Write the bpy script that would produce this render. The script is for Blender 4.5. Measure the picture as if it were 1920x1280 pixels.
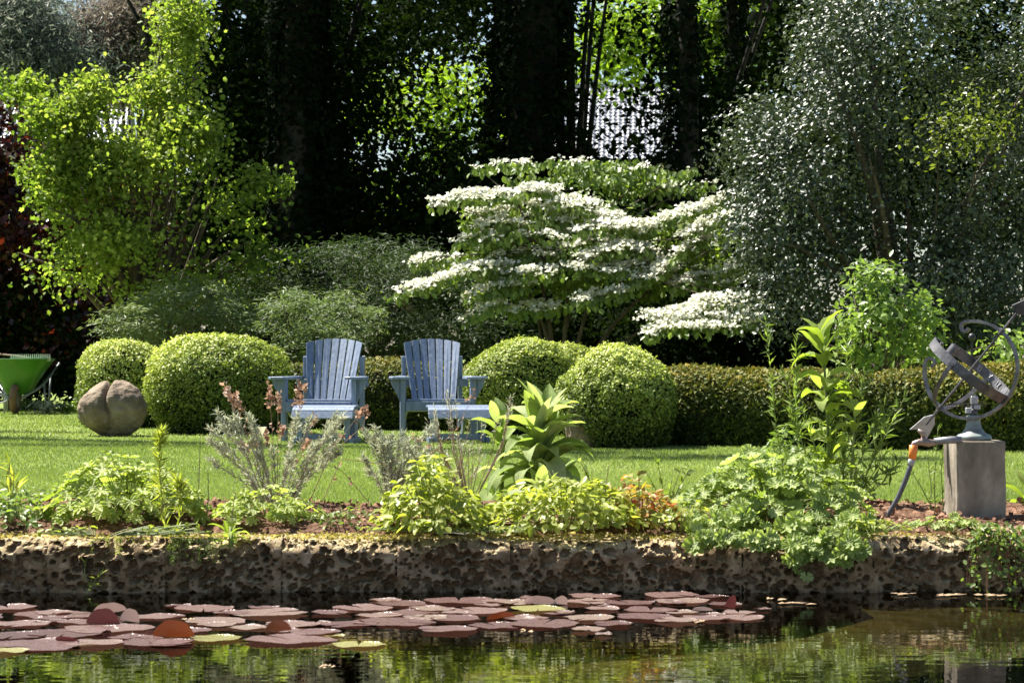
import bpy, bmesh, math, random
import numpy as np
from mathutils import Vector, Matrix

# ---------------------------------------------------------------- camera / light
for o in list(bpy.data.objects):
    bpy.data.objects.remove(o)
scene = bpy.context.scene
C = scene.collection
F, HZ = 4450.0, 670.0            # focal length in photo pixels, horizon row
R = math.radians

cam_d = bpy.data.cameras.new('camera')
cam = bpy.data.objects.new('camera', cam_d); C.objects.link(cam)
cam.location = (0, 0, 1.0); cam.rotation_euler = (R(90), 0, 0)
cam_d.sensor_width = 36; cam_d.lens = 36 * F / 1920
cam_d.shift_y = (HZ - 640) / 1920
cam_d.clip_start = 0.1; cam_d.clip_end = 2000
cam_d.dof.use_dof = True; cam_d.dof.focus_distance = 15; cam_d.dof.aperture_fstop = 11
scene.camera = cam

SUN_AZ, SUN_EL = 54, 57          # degrees left of the view direction / above the horizon
S = Vector((-math.sin(R(SUN_AZ)) * math.cos(R(SUN_EL)), math.cos(R(SUN_AZ)) * math.cos(R(SUN_EL)), math.sin(R(SUN_EL))))
world = bpy.data.worlds.new('World'); scene.world = world; world.use_nodes = True
nt = world.node_tree; bg = nt.nodes['Background']
sky = nt.nodes.new('ShaderNodeTexSky'); sky.sky_type = 'NISHITA'; sky.sun_disc = False
sky.sun_elevation = R(SUN_EL); sky.sun_rotation = R(-SUN_AZ)
nt.links.new(sky.outputs[0], bg.inputs[0]); bg.inputs[1].default_value = 0.05
sl = bpy.data.lights.new('sun', 'SUN'); sl.energy = 5.0; sl.angle = R(0.5); sl.color = (1.0, 0.95, 0.86)
so = bpy.data.objects.new('sun', sl); C.objects.link(so)
so.location = (-15, 30, 25); so.rotation_euler = S.to_track_quat('Z', 'Y').to_euler()
scene.view_settings.view_transform = 'Standard'; scene.view_settings.look = 'None'
scene.view_settings.gamma = 1; scene.view_settings.use_curve_mapping = False
scene.view_settings.exposure = 1.65

# ---------------------------------------------------------------- helpers
random.seed(7)
rng = np.random.default_rng(11)
GZ = 0.25                        # lawn height above the water (water is z = 0)

def P(px, py, d):
    return np.array([(px - 960) / F * d, d, 1 - (py - HZ) / F * d])
def gd(py, z=GZ):                # distance of a point on level z seen at row py
    return (1 - z) * F / (py - HZ)

def props(o, label=None, cat=None, group=None, kind=None):
    if label: o['label'] = label
    if cat: o['category'] = cat
    if group: o['group'] = group
    if kind: o['kind'] = kind
    return o
def thing(name, label, cat, loc, rz=0, group=None):
    o = bpy.data.objects.new(name, None); C.objects.link(o)
    o.empty_display_size = 0.05
    o.location = [float(v) for v in loc]; o.rotation_euler = (0, 0, rz)
    return props(o, label, cat, group)
def child(name, me, mat, parent=None, M=None, kind=None):
    o = bpy.data.objects.new(name, me); C.objects.link(o)
    if mat is not None and len(me.materials) == 0: me.materials.append(mat)
    if parent is not None: o.parent = parent
    if M is not None: o.matrix_basis = M
    if kind: o['kind'] = kind
    return o

class MB:
    """collects vertices and faces for one mesh"""
    def __init__(s): s.v = []; s.f = []; s.n = 0
    def add(s, v, f):
        s.v.append(np.asarray(v, float)); s.f += [tuple(i + s.n for i in q) for q in f]; s.n += len(v)
    def tube(s, pts, rad, k=6, cap=True):
        pts = np.asarray(pts, float); n = len(pts)
        rad = np.full(n, rad) if np.isscalar(rad) else np.asarray(rad, float)
        t = np.gradient(pts, axis=0); t /= np.linalg.norm(t, axis=1)[:, None] + 1e-12
        up = np.array([0, 0, 1.0]) if abs(t[0][2]) < .9 else np.array([1.0, 0, 0])
        a = np.cross(t[0], up); a /= np.linalg.norm(a)
        vs = []
        for i in range(n):
            a = a - t[i] * a.dot(t[i]); a /= np.linalg.norm(a) + 1e-12
            b = np.cross(t[i], a)
            for j in range(k):
                w = 2 * math.pi * j / k
                vs.append(pts[i] + rad[i] * (math.cos(w) * a + math.sin(w) * b))
        fs = [(i * k + j, i * k + (j + 1) % k, (i + 1) * k + (j + 1) % k, (i + 1) * k + j) for i in range(n - 1) for j in range(k)]
        if cap: fs += [tuple(range(k))[::-1], tuple((n - 1) * k + j for j in range(k))]
        s.add(vs, fs)
    def lathe(s, prof, k=20, org=(0, 0, 0)):
        vs = [(org[0] + r * math.cos(2 * math.pi * j / k), org[1] + r * math.sin(2 * math.pi * j / k), org[2] + z) for r, z in prof for j in range(k)]
        n = len(prof)
        fs = [(i * k + j, i * k + (j + 1) % k, (i + 1) * k + (j + 1) % k, (i + 1) * k + j) for i in range(n - 1) for j in range(k)]
        fs += [tuple(range(k))[::-1], tuple((n - 1) * k + j for j in range(k))]
        s.add(vs, fs)
    def box(s, c, sz, M=None):
        v = np.array([(x, y, z) for x in (-.5, .5) for y in (-.5, .5) for z in (-.5, .5)]) * sz
        if M is not None: v = v @ np.array(M.to_3x3()).T
        s.add(v + np.asarray(c), [(0, 1, 3, 2), (4, 6, 7, 5), (0, 4, 5, 1), (2, 3, 7, 6), (0, 2, 6, 4), (1, 5, 7, 3)])
    def mesh(s, name, smooth=False, org=None):
        me = bpy.data.meshes.new(name)
        v = np.concatenate(s.v) if s.v else np.zeros((0, 3))
        if org is not None: v = v - np.asarray(org)
        me.from_pydata(v.tolist(), [], s.f)
        if smooth: me.polygons.foreach_set('use_smooth', [True] * len(me.polygons))
        me.update(); return me

def bez(p0, p1, p2, n=8):
    t = np.linspace(0, 1, n)[:, None]; p0, p1, p2 = map(np.asarray, (p0, p1, p2))
    return (1 - t) ** 2 * p0 + 2 * t * (1 - t) * p1 + t ** 2 * p2

def bm_mesh(bm, name, smooth=False):
    bmesh.ops.recalc_face_normals(bm, faces=bm.faces)
    me = bpy.data.meshes.new(name); bm.to_mesh(me); bm.free()
    if smooth: me.polygons.foreach_set('use_smooth', [True] * len(me.polygons))
    return me
def prism(outline, z0, z1, bev=0.004, fn=None, name='prism'):
    bm = bmesh.new()
    a = [bm.verts.new((x, y, z0)) for x, y in outline]; b = [bm.verts.new((x, y, z1)) for x, y in outline]
    bm.faces.new(a[::-1]); bm.faces.new(b); n = len(a)
    for i in range(n): bm.faces.new((a[i], a[(i + 1) % n], b[(i + 1) % n], b[i]))
    if bev: bmesh.ops.bevel(bm, geom=bm.edges[:], offset=bev, segments=1, affect='EDGES')
    if fn:
        for v in bm.verts: v.co = Vector(fn(v.co))
    return bm_mesh(bm, name)
def boxm(sx, sy, sz, bev=0.004, M=None, name='board'):
    me = prism([(-sx / 2, -sy / 2), (sx / 2, -sy / 2), (sx / 2, sy / 2), (-sx / 2, sy / 2)], -sz / 2, sz / 2, bev, None, name)
    if M is not None: me.transform(M)
    return me

def wav(p, freq, seed, n=7):     # smooth lumpy noise, about -1..1
    r = np.random.default_rng(seed)
    w = r.normal(size=(n, 3)); w /= np.linalg.norm(w, axis=1)[:, None]; w *= freq * r.uniform(.6, 1.6, (n, 1))
    return np.sin(p @ w.T + r.uniform(0, 6.28, n)).sum(1) / n * 1.8

LT = {  # leaf templates: along +Y, normal +Z, length 1
 'fold':   ([(0, 0, 0), (.27, .45, .09), (0, 1, 0), (-.27, .45, .09)], [(0, 1, 2), (0, 2, 3)]),
 'wide':   ([(0, 0, 0), (.42, .5, .10), (0, 1, -.05), (-.42, .5, .10)], [(0, 1, 2), (0, 2, 3)]),
 'narrow': ([(0, 0, 0), (.09, .4, .03), (0, 1, -.08), (-.09, .4, .03)], [(0, 1, 2), (0, 2, 3)]),
 'oval':   ([(0, 0, 0), (.26, .25, .08), (.30, .62, .07), (0, 1, -.08), (-.30, .62, .07), (-.26, .25, .08)], [(0, 1, 2, 3), (0, 3, 4, 5)]),
 'petal':  ([(0, 0, 0), (.5, .5, .16), (0, 1, .04), (-.5, .5, .16)], [(0, 1, 2, 3)]),
 'lobed':  ([(0, 0, 0), (.34, .12, .05), (.30, .45, .08), (.52, .62, .0), (.22, .70, .08), (0, 1.02, -.08), (-.22, .70, .08), (-.52, .62, 0), (-.30, .45, .08), (-.34, .12, .05)],
            [(0, 1, 2, 3), (0, 3, 4, 5), (0, 5, 6, 7), (0, 7, 8, 9)]),
}
def unit(a): return a / (np.linalg.norm(a, axis=1)[:, None] + 1e-9)
def cloud(name, pos, nrm, size, templ='fold', tang=None, rnd=None, org=None):
    """one mesh of many leaf faces"""
    tv, tf = LT[templ]; tv = np.array(tv); tf = np.array(tf)
    N = len(pos); n = unit(nrm)
    t = rng.normal(size=(N, 3)) if tang is None else tang
    t = unit(t - n * (t * n).sum(1)[:, None]); b = np.cross(t, n)
    sz = np.broadcast_to(np.asarray(size, float), (N,))[:, None, None]
    V = pos[:, None, :] + sz * (tv[None, :, 0:1] * b[:, None] + tv[None, :, 1:2] * t[:, None] + tv[None, :, 2:3] * n[:, None])
    V = V.reshape(-1, 3)
    if org is not None: V = V - np.asarray(org)
    k = len(tv); Fc = (np.arange(N)[:, None, None] * k + tf[None]).reshape(-1, tf.shape[1])
    me = bpy.data.meshes.new(name)
    me.vertices.add(len(V)); me.vertices.foreach_set('co', V.astype(np.float32).ravel())
    me.loops.add(Fc.size); me.loops.foreach_set('vertex_index', Fc.astype(np.int32).ravel())
    me.polygons.add(len(Fc)); me.polygons.foreach_set('loop_start', np.arange(0, Fc.size, tf.shape[1], dtype=np.int32))
    r = rng.random(N) if rnd is None else rnd
    at = me.attributes.new('rnd', 'FLOAT', 'POINT'); at.data.foreach_set('value', np.repeat(r, k).astype(np.float32))
    me.update(calc_edges=True); return me

# ---------------------------------------------------------------- materials
def newmat(name):
    m = bpy.data.materials.new(name); m.use_nodes = True
    return m, m.node_tree.nodes, m.node_tree.links, m.node_tree.nodes['Principled BSDF']
def ramp(nodes, cols, pos=None):
    r = nodes.new('ShaderNodeValToRGB'); n = len(cols); e = r.color_ramp.elements
    while len(e) < n: e.new(.5)
    for i, c in enumerate(cols):
        e[i].position = pos[i] if pos else i / (n - 1); e[i].color = (*c, 1)
    return r
def leafmat(name, cols, trans=.4, rough=.45, spec=.5, tint=(1.5, 1.6, .7), coat=0.0):
    m, N, L, p = newmat(name)
    a = N.new('ShaderNodeAttribute'); a.attribute_name = 'rnd'
    r = ramp(N, cols); L.new(a.outputs['Fac'], r.inputs[0]); L.new(r.outputs[0], p.inputs['Base Color'])
    p.inputs['Roughness'].default_value = rough; p.inputs['Specular IOR Level'].default_value = spec
    tr = N.new('ShaderNodeBsdfTranslucent')
    mx = N.new('ShaderNodeMix'); mx.data_type = 'RGBA'; mx.blend_type = 'MULTIPLY'; mx.inputs[0].default_value = 1
    L.new(r.outputs[0], mx.inputs[6]); mx.inputs[7].default_value = (*tint, 1); L.new(mx.outputs[2], tr.inputs[0])
    ms = N.new('ShaderNodeMixShader'); ms.inputs[0].default_value = trans
    L.new(p.outputs[0], ms.inputs[1]); L.new(tr.outputs[0], ms.inputs[2])
    L.new(ms.outputs[0], N['Material Output'].inputs[0]); return m
def bigleafmat(name, cols, trans=.35, rough=.5, vein=.5, tint=(1.5, 1.6, .7), scale=30, spec=.4):
    """for single leaf objects: colour varies per object and with fine mottling, ribbed relief"""
    m, N, L, p = newmat(name)
    oi = N.new('ShaderNodeObjectInfo'); tc = N.new('ShaderNodeTexCoord')
    nz = N.new('ShaderNodeTexNoise'); nz.inputs['Scale'].default_value = scale; nz.inputs['Detail'].default_value = 4
    L.new(tc.outputs['Object'], nz.inputs['Vector'])
    ma = N.new('ShaderNodeMath'); ma.operation = 'MULTIPLY_ADD'; ma.inputs[1].default_value = .7; L.new(nz.outputs[0], ma.inputs[0])
    m2 = N.new('ShaderNodeMath'); m2.operation = 'MULTIPLY_ADD'; m2.inputs[1].default_value = .7; m2.inputs[2].default_value = -.2
    L.new(oi.outputs['Random'], m2.inputs[0]); L.new(m2.outputs[0], ma.inputs[2])
    r = ramp(N, cols); L.new(ma.outputs[0], r.inputs[0]); L.new(r.outputs[0], p.inputs['Base Color'])
    p.inputs['Roughness'].default_value = rough; p.inputs['Specular IOR Level'].default_value = spec
    vo = N.new('ShaderNodeTexVoronoi'); vo.inputs['Scale'].default_value = scale * 2.5; L.new(tc.outputs['Object'], vo.inputs['Vector'])
    bp = N.new('ShaderNodeBump'); bp.inputs['Strength'].default_value = vein; bp.inputs['Distance'].default_value = .006
    L.new(vo.outputs['Distance'], bp.inputs['Height']); L.new(bp.outputs[0], p.inputs['Normal'])
    tr = N.new('ShaderNodeBsdfTranslucent')
    mx = N.new('ShaderNodeMix'); mx.data_type = 'RGBA'; mx.blend_type = 'MULTIPLY'; mx.inputs[0].default_value = 1
    L.new(r.outputs[0], mx.inputs[6]); mx.inputs[7].default_value = (*tint, 1); L.new(mx.outputs[2], tr.inputs[0])
    ms = N.new('ShaderNodeMixShader'); ms.inputs[0].default_value = trans
    L.new(p.outputs[0], ms.inputs[1]); L.new(tr.outputs[0], ms.inputs[2])
    L.new(ms.outputs[0], N['Material Output'].inputs[0]); return m
def noisemat(name, cols, scale=8, rough=.8, bump=.3, dist=.01, detail=8, spec=.3, metal=0, pos=None, stretch=(1, 1, 1), bscale=None):
    m, N, L, p = newmat(name)
    tc = N.new('ShaderNodeTexCoord'); mp = N.new('ShaderNodeMapping'); mp.inputs['Scale'].default_value = stretch
    L.new(tc.outputs['Object'], mp.inputs[0])
    nz = N.new('ShaderNodeTexNoise'); nz.inputs['Scale'].default_value = scale; nz.inputs['Detail'].default_value = detail; nz.inputs['Roughness'].default_value = .65
    L.new(mp.outputs[0], nz.inputs['Vector'])
    r = ramp(N, cols, pos or [.3 + .4 * i / (len(cols) - 1) for i in range(len(cols))])
    L.new(nz.outputs[0], r.inputs[0]); L.new(r.outputs[0], p.inputs['Base Color'])
    p.inputs['Roughness'].default_value = rough; p.inputs['Specular IOR Level'].default_value = spec; p.inputs['Metallic'].default_value = metal
    if bump:
        n2 = N.new('ShaderNodeTexNoise'); n2.inputs['Scale'].default_value = bscale or scale * 3; n2.inputs['Detail'].default_value = 6
        L.new(mp.outputs[0], n2.inputs['Vector'])
        bp = N.new('ShaderNodeBump'); bp.inputs['Strength'].default_value = bump; bp.inputs['Distance'].default_value = dist
        L.new(n2.outputs[0], bp.inputs['Height']); L.new(bp.outputs[0], p.inputs['Normal'])
    return m

M_ = {}
M_['bark'] = noisemat('bark', [(.03, .022, .015), (.09, .07, .05), (.16, .13, .10)], 14, .9, .8, .02, stretch=(1, 1, .25))
M_['darkbark'] = noisemat('ivy_bark', [(.012, .010, .008), (.035, .028, .02)], 10, .9, .8, .02, stretch=(1, 1, .25))
M_['twig'] = noisemat('twig', [(.07, .05, .03), (.18, .13, .08)], 40, .85, .3, .002)
M_['stem'] = noisemat('green_stem', [(.10, .15, .03), (.20, .24, .07)], 30, .6, .2, .002)
M_['redstem'] = noisemat('red_stem', [(.16, .06, .03), (.24, .12, .05)], 30, .6, .2, .002)
M_['dry'] = noisemat('dry_stem', [(.20, .13, .07), (.36, .26, .16)], 40, .85, .2, .002)
M_['oak'] = leafmat('oak_leaf', [(.06, .11, .015), (.18, .25, .045), (.37, .42, .12)], .5, .55, .25)
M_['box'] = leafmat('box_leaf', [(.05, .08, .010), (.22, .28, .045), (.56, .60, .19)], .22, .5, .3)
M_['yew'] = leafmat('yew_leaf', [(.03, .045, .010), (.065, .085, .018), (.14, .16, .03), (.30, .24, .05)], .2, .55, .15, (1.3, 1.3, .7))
M_['holly'] = leafmat('holly_leaf', [(.018, .030, .015), (.045, .066, .036), (.11, .14, .08)], .15, .42, .45)
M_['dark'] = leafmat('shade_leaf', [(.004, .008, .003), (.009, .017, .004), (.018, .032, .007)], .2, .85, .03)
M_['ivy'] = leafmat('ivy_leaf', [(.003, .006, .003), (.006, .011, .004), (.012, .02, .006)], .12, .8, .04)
M_['copper'] = leafmat('copper_leaf', [(.010, .006, .006), (.022, .008, .007), (.09, .024, .012)], .3, .35, .35, (1.8, .8, .5))
M_['maple'] = leafmat('maple_leaf', [(.06, .10, .04), (.14, .19, .09), (.27, .32, .18)], .3, .5, .3)
M_['mapledark'] = leafmat('shaded_maple_leaf', [(.018, .035, .014), (.035, .06, .024), (.06, .09, .04)], .25, .55, .2)  # darker copy of the maple leaf: shade of the trees put into its colours
M_['vib'] = leafmat('viburnum_leaf', [(.08, .13, .025), (.15, .22, .04), (.25, .32, .08)], .4, .45, .4)
M_['white'] = leafmat('white_petal', [(.55, .56, .40), (.68, .68, .55), (.76, .76, .66)], .3, .6, .3, (1, 1, .95))
M_['choisya'] = leafmat('bright_leaf', [(.10, .16, .04), (.19, .27, .07), (.31, .40, .13)], .4, .42, .4)
M_['olive'] = leafmat('olive_leaf', [(.05, .08, .012), (.10, .13, .02), (.17, .20, .04)], .4, .4, .5)
M_['sunny'] = leafmat('sunny_leaf', [(.10, .17, .015), (.2, .29, .03), (.32, .38, .06)], .5, .5, .4)
M_['pine'] = leafmat('pine_needle', [(.07, .10, .08), (.13, .16, .13), (.22, .23, .19)], .45, .5, .4, (1.3, 1.3, 1.2))
M_['pinebrown'] = leafmat('brown_needle', [(.10, .09, .07), (.18, .16, .13), (.23, .22, .18)], .45, .5, .4, (1.3, 1.2, 1.1))
M_['moss'] = leafmat('moss_scrap', [(.16, .15, .04), (.36, .30, .11), (.54, .45, .26)], .3, .8, .1)
M_['lav'] = leafmat('lavender_leaf', [(.26, .29, .20), (.42, .44, .34), (.58, .60, .50)], .3, .6, .3, (1.2, 1.2, .9))
M_['lime'] = leafmat('lime_leaf', [(.17, .21, .03), (.31, .35, .06), (.45, .47, .12)], .45, .45, .4)
M_['limered'] = leafmat('red_tinged_leaf', [(.20, .22, .04), (.34, .30, .06), (.40, .12, .04)], .45, .45, .4, (1.5, 1.3, .6))
M_['herb'] = leafmat('herb_leaf', [(.09, .15, .025), (.16, .23, .05), (.26, .34, .09)], .4, .45, .4)
M_['drybrown'] = leafmat('dry_petal', [(.22, .13, .09), (.36, .25, .19), (.48, .37, .29)], .35, .7, .2, (1.2, 1, .8))
M_['russet'] = leafmat('russet_leaf', [(.30, .09, .03), (.42, .16, .05), (.5, .25, .1)], .4, .5, .3, (1.3, .9, .5))
M_['foxglove'] = bigleafmat('foxglove_leaf', [(.14, .20, .05), (.24, .31, .09), (.36, .42, .18), (.48, .51, .34)], .42, .6, .6)
M_['mullein'] = bigleafmat('mullein_leaf', [(.16, .22, .03), (.27, .35, .06), (.36, .44, .12)], .45, .55, .5)
M_['alchemilla'] = bigleafmat('alchemilla_leaf', [(.14, .20, .045), (.27, .34, .09), (.44, .50, .21)], .42, .5, .4, (1.4, 1.5, .7), 45)
M_['geranium'] = bigleafmat('geranium_leaf', [(.16, .21, .04), (.31, .37, .08), (.46, .51, .18)], .45, .5, .4, (1.4, 1.5, .7), 45)

M_['blade'] = leafmat('grass_blade', [(.12, .17, .045), (.21, .27, .08), (.33, .38, .15)], .35, .5, .3, (1.3, 1.4, .65))
M_['lawn'] = noisemat('lawn_ground', [(.09, .13, .03), (.16, .21, .05), (.24, .28, .09)], 18, .9, .6, .03, spec=.1)
M_['soil'] = noisemat('bed_soil', [(.05, .025, .015), (.12, .065, .04), (.24, .15, .10)], 22, .95, .9, .02, spec=.1, bscale=50)
M_['chip'] = noisemat('bark_chip', [(.10, .05, .03), (.24, .13, .08), (.42, .28, .19)], 9, .9, .4, .004, spec=.15)
M_['boulder'] = noisemat('boulder_stone', [(.085, .06, .04), (.19, .145, .10), (.31, .25, .18)], 4, .85, 1, .04, spec=.25, bscale=16)
M_['concrete'] = noisemat('weathered_concrete', [(.10, .085, .065), (.22, .19, .15), (.40, .35, .28)], 7, .9, .6, .006, spec=.2, bscale=70, stretch=(1, 1, .45))
M_['mud'] = noisemat('pond_mud', [(.006, .006, .003), (.014, .013, .006)], 3, .95, .2, .02, spec=.05)
M_['ledge'] = noisemat('pond_ledge', [(.03, .025, .009), (.065, .053, .021), (.12, .095, .042)], 4, .9, .3, .01, spec=.1, stretch=(1, 2, 1))
M_['steel'] = noisemat('galvanised', [(.20, .21, .22), (.36, .37, .38)], 20, .45, .15, .002, spec=.5, metal=.6)
M_['iron'] = noisemat('weathered_iron', [(.045, .043, .046), (.10, .097, .10), (.19, .18, .185)], 16, .45, .35, .003, spec=.6, metal=.55)
M_['ironlight'] = noisemat('bright_iron', [(.26, .26, .28), (.44, .44, .46)], 16, .4, .2, .003, spec=.6, metal=.3)
M_['verdigris'] = noisemat('verdigris', [(.13, .13, .125), (.20, .22, .21), (.26, .38, .35)], 12, .6, .3, .004, spec=.4, metal=.3, stretch=(1, 1, 2.5))
M_['brass'] = noisemat('old_brass', [(.22, .15, .12), (.42, .32, .27)], 25, .4, .2, .002, spec=.5, metal=.5)
M_['lead'] = noisemat('lead_pipe', [(.12, .12, .13), (.25, .25, .27)], 25, .5, .2, .002, spec=.5, metal=.3)
M_['hose'] = noisemat('grey_hose', [(.05, .05, .06), (.09, .09, .105)], 20, .4, .1, .002, spec=.5)
M_['orange'] = noisemat('orange_plastic', [(.75, .16, .02), (.85, .26, .04)], 20, .4, 0, spec=.5)
M_['greyplastic'] = noisemat('grey_plastic', [(.28, .28, .29), (.40, .40, .40)], 20, .45, 0, spec=.5)
M_['tub'] = noisemat('green_tub', [(.045, .15, .015), (.07, .22, .025)], 4, .4, .05, .002, spec=.5)
M_['tyre'] = noisemat('tan_tyre', [(.14, .085, .05), (.24, .15, .09)], 20, .8, .3, .003, spec=.2)
M_['tine'] = noisemat('white_tine', [(.62, .64, .60), (.75, .76, .72)], 30, .5, 0, spec=.4)
M_['black'] = noisemat('black_iron', [(.015, .015, .017), (.03, .03, .032)], 20, .5, .1, .002, spec=.4)
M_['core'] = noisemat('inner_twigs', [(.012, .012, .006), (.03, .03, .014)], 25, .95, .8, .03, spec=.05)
M_['brick'] = noisemat('house_render', [(.45, .36, .32), (.55, .45, .40)], 4, .9, .2, .01, spec=.2)
M_['slate'] = noisemat('roof_tile', [(.20, .205, .23), (.29, .295, .33), (.38, .385, .42)], 2.5, .32, .2, .01, spec=.6)

def paint_mat():
    m, N, L, p = newmat('blue_grey_paint')
    tc = N.new('ShaderNodeTexCoord'); mp = N.new('ShaderNodeMapping'); mp.inputs['Scale'].default_value = (14, 14, 1.6)
    L.new(tc.outputs['Object'], mp.inputs[0])
    nz = N.new('ShaderNodeTexNoise'); nz.inputs['Scale'].default_value = 3; nz.inputs['Detail'].default_value = 8; L.new(mp.outputs[0], nz.inputs['Vector'])
    oi = N.new('ShaderNodeObjectInfo')
    ad = N.new('ShaderNodeMath'); ad.operation = 'MULTIPLY_ADD'; ad.inputs[1].default_value = .22; L.new(oi.outputs['Random'], ad.inputs[0]); L.new(nz.outputs[0], ad.inputs[2])
    r = ramp(N, [(.105, .145, .225), (.16, .205, .295), (.23, .27, .355)], [.35, .6, .85]); L.new(ad.outputs[0], r.inputs[0])
    n2 = N.new('ShaderNodeTexNoise'); n2.inputs['Scale'].default_value = 28; n2.inputs['Detail'].default_value = 3; L.new(tc.outputs['Object'], n2.inputs['Vector'])
    r2 = ramp(N, [(0, 0, 0), (1, 1, 1)], [.71, .76]); L.new(n2.outputs[0], r2.inputs[0])
    mx = N.new('ShaderNodeMix'); mx.data_type = 'RGBA'; L.new(r2.outputs[0], mx.inputs[0]); L.new(r.outputs[0], mx.inputs[6]); mx.inputs[7].default_value = (.42, .45, .48, 1)
    L.new(mx.outputs[2], p.inputs['Base Color']); p.inputs['Roughness'].default_value = .42; p.inputs['Specular IOR Level'].default_value = .5
    bp = N.new('ShaderNodeBump'); bp.inputs['Strength'].default_value = .35; bp.inputs['Distance'].default_value = .003
    L.new(nz.outputs[0], bp.inputs['Height']); L.new(bp.outputs[0], p.inputs['Normal']); return m
M_['paint'] = paint_mat()

def stone_mat():
    m, N, L, p = newmat('porous_stone')
    tc = N.new('ShaderNodeTexCoord'); ge = N.new('ShaderNodeNewGeometry')
    nz = N.new('ShaderNodeTexNoise'); nz.inputs['Scale'].default_value = 11; nz.inputs['Detail'].default_value = 9; nz.inputs['Roughness'].default_value = .7
    L.new(ge.outputs['Position'], nz.inputs['Vector'])
    r = ramp(N, [(.085, .055, .03), (.20, .14, .08), (.38, .295, .195)], [.32, .5, .68]); L.new(nz.outputs[0], r.inputs[0])
    # moss and lichen on upward faces
    sx = N.new('ShaderNodeSeparateXYZ'); L.new(ge.outputs['Normal'], sx.inputs[0])
    n2 = N.new('ShaderNodeTexNoise'); n2.inputs['Scale'].default_value = 7; n2.inputs['Detail'].default_value = 8; L.new(ge.outputs['Position'], n2.inputs['Vector'])
    ad = N.new('ShaderNodeMath'); ad.operation = 'ADD'; L.new(sx.outputs[2], ad.inputs[0]); L.new(n2.outputs[0], ad.inputs[1])
    r2 = ramp(N, [(0, 0, 0), (1, 1, 1)], [1.0, 1.0]); 
    mr = N.new('ShaderNodeMapRange'); mr.inputs[1].default_value = 1.15; mr.inputs[2].default_value = 1.55; L.new(ad.outputs[0], mr.inputs[0])
    n3 = N.new('ShaderNodeTexNoise'); n3.inputs['Scale'].default_value = 30; n3.inputs['Detail'].default_value = 6; L.new(ge.outputs['Position'], n3.inputs['Vector'])
    r3 = ramp(N, [(.24, .19, .09), (.40, .32, .17), (.54, .46, .33)], [.3, .5, .7]); L.new(n3.outputs[0], r3.inputs[0])
    mx = N.new('ShaderNodeMix'); mx.data_type = 'RGBA'; L.new(mr.outputs[0], mx.inputs[0]); L.new(r.outputs[0], mx.inputs[6]); L.new(r3.outputs[0], mx.inputs[7])
    L.new(mx.outputs[2], p.inputs['Base Color']); p.inputs['Roughness'].default_value = .92; p.inputs['Specular IOR Level'].default_value = .15
    n4 = N.new('ShaderNodeTexNoise'); n4.inputs['Scale'].default_value = 60; n4.inputs['Detail'].default_value = 8; L.new(ge.outputs['Position'], n4.inputs['Vector'])
    bp = N.new('ShaderNodeBump'); bp.inputs['Strength'].default_value = .8; bp.inputs['Distance'].default_value = .008
    L.new(n4.outputs[0], bp.inputs['Height']); L.new(bp.outputs[0], p.inputs['Normal']); return m
M_['stone'] = stone_mat()

def water_mat():
    m, N, L, p = newmat('pond_water'); N.remove(p)
    tc = N.new('ShaderNodeTexCoord'); mp = N.new('ShaderNodeMapping'); mp.inputs['Scale'].default_value = (1.0, 2.6, 1)
    L.new(tc.outputs['Object'], mp.inputs[0])
    nz = N.new('ShaderNodeTexNoise'); nz.inputs['Scale'].default_value = 4.5; nz.inputs['Detail'].default_value = 1.5; nz.inputs['Roughness'].default_value = .55
    L.new(mp.outputs[0], nz.inputs['Vector'])
    bp = N.new('ShaderNodeBump'); bp.inputs['Strength'].default_value = 1; bp.inputs['Distance'].default_value = .0008
    L.new(nz.outputs[0], bp.inputs['Height'])
    fr = N.new('ShaderNodeFresnel'); fr.inputs[0].default_value = 1.33; L.new(bp.outputs[0], fr.inputs['Normal'])
    gl = N.new('ShaderNodeBsdfGlossy'); gl.inputs['Roughness'].default_value = .01; L.new(bp.outputs[0], gl.inputs['Normal'])
    tr = N.new('ShaderNodeBsdfTransparent'); tr.inputs[0].default_value = (.62, .60, .42, 1)
    ms = N.new('ShaderNodeMixShader'); L.new(fr.outputs[0], ms.inputs[0]); L.new(tr.outputs[0], ms.inputs[1]); L.new(gl.outputs[0], ms.inputs[2])
    L.new(ms.outputs[0], N['Material Output'].inputs[0]); return m
M_['water'] = water_mat()

def pad_mat(name, cols, trans=.15, tint=(1.4, .9, .7)):
    m = bigleafmat(name, cols, trans, .27, .5, tint, 5, .5)
    N, L = m.node_tree.nodes, m.node_tree.links      # brown decay spots
    p = N['Principled BSDF']; src = p.inputs['Base Color'].links[0].from_socket; tc = [q for q in N if q.type == 'TEX_COORD'][0]
    nz = N.new('ShaderNodeTexNoise'); nz.inputs['Scale'].default_value = 14; nz.inputs['Detail'].default_value = 5; L.new(tc.outputs['Object'], nz.inputs['Vector'])
    r = ramp(N, [(0, 0, 0), (1, 1, 1)], [.58, .66]); L.new(nz.outputs[0], r.inputs[0])
    mx = N.new('ShaderNodeMix'); mx.data_type = 'RGBA'; L.new(r.outputs[0], mx.inputs[0]); L.new(src, mx.inputs[6]); mx.inputs[7].default_value = (.11, .055, .035, 1); L.new(mx.outputs[2], p.inputs['Base Color'])
    return m
M_['pad'] = pad_mat('lily_pad', [(.06, .03, .028), (.13, .075, .068), (.21, .14, .125), (.26, .21, .15)])
M_['padgreen'] = pad_mat('green_lily_pad', [(.17, .16, .05), (.28, .27, .10), (.34, .30, .16)])
M_['padorange'] = pad_mat('orange_lily_leaf', [(.06, .022, .010), (.13, .045, .016), (.20, .08, .03)], .25, (1.6, .8, .4))
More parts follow.
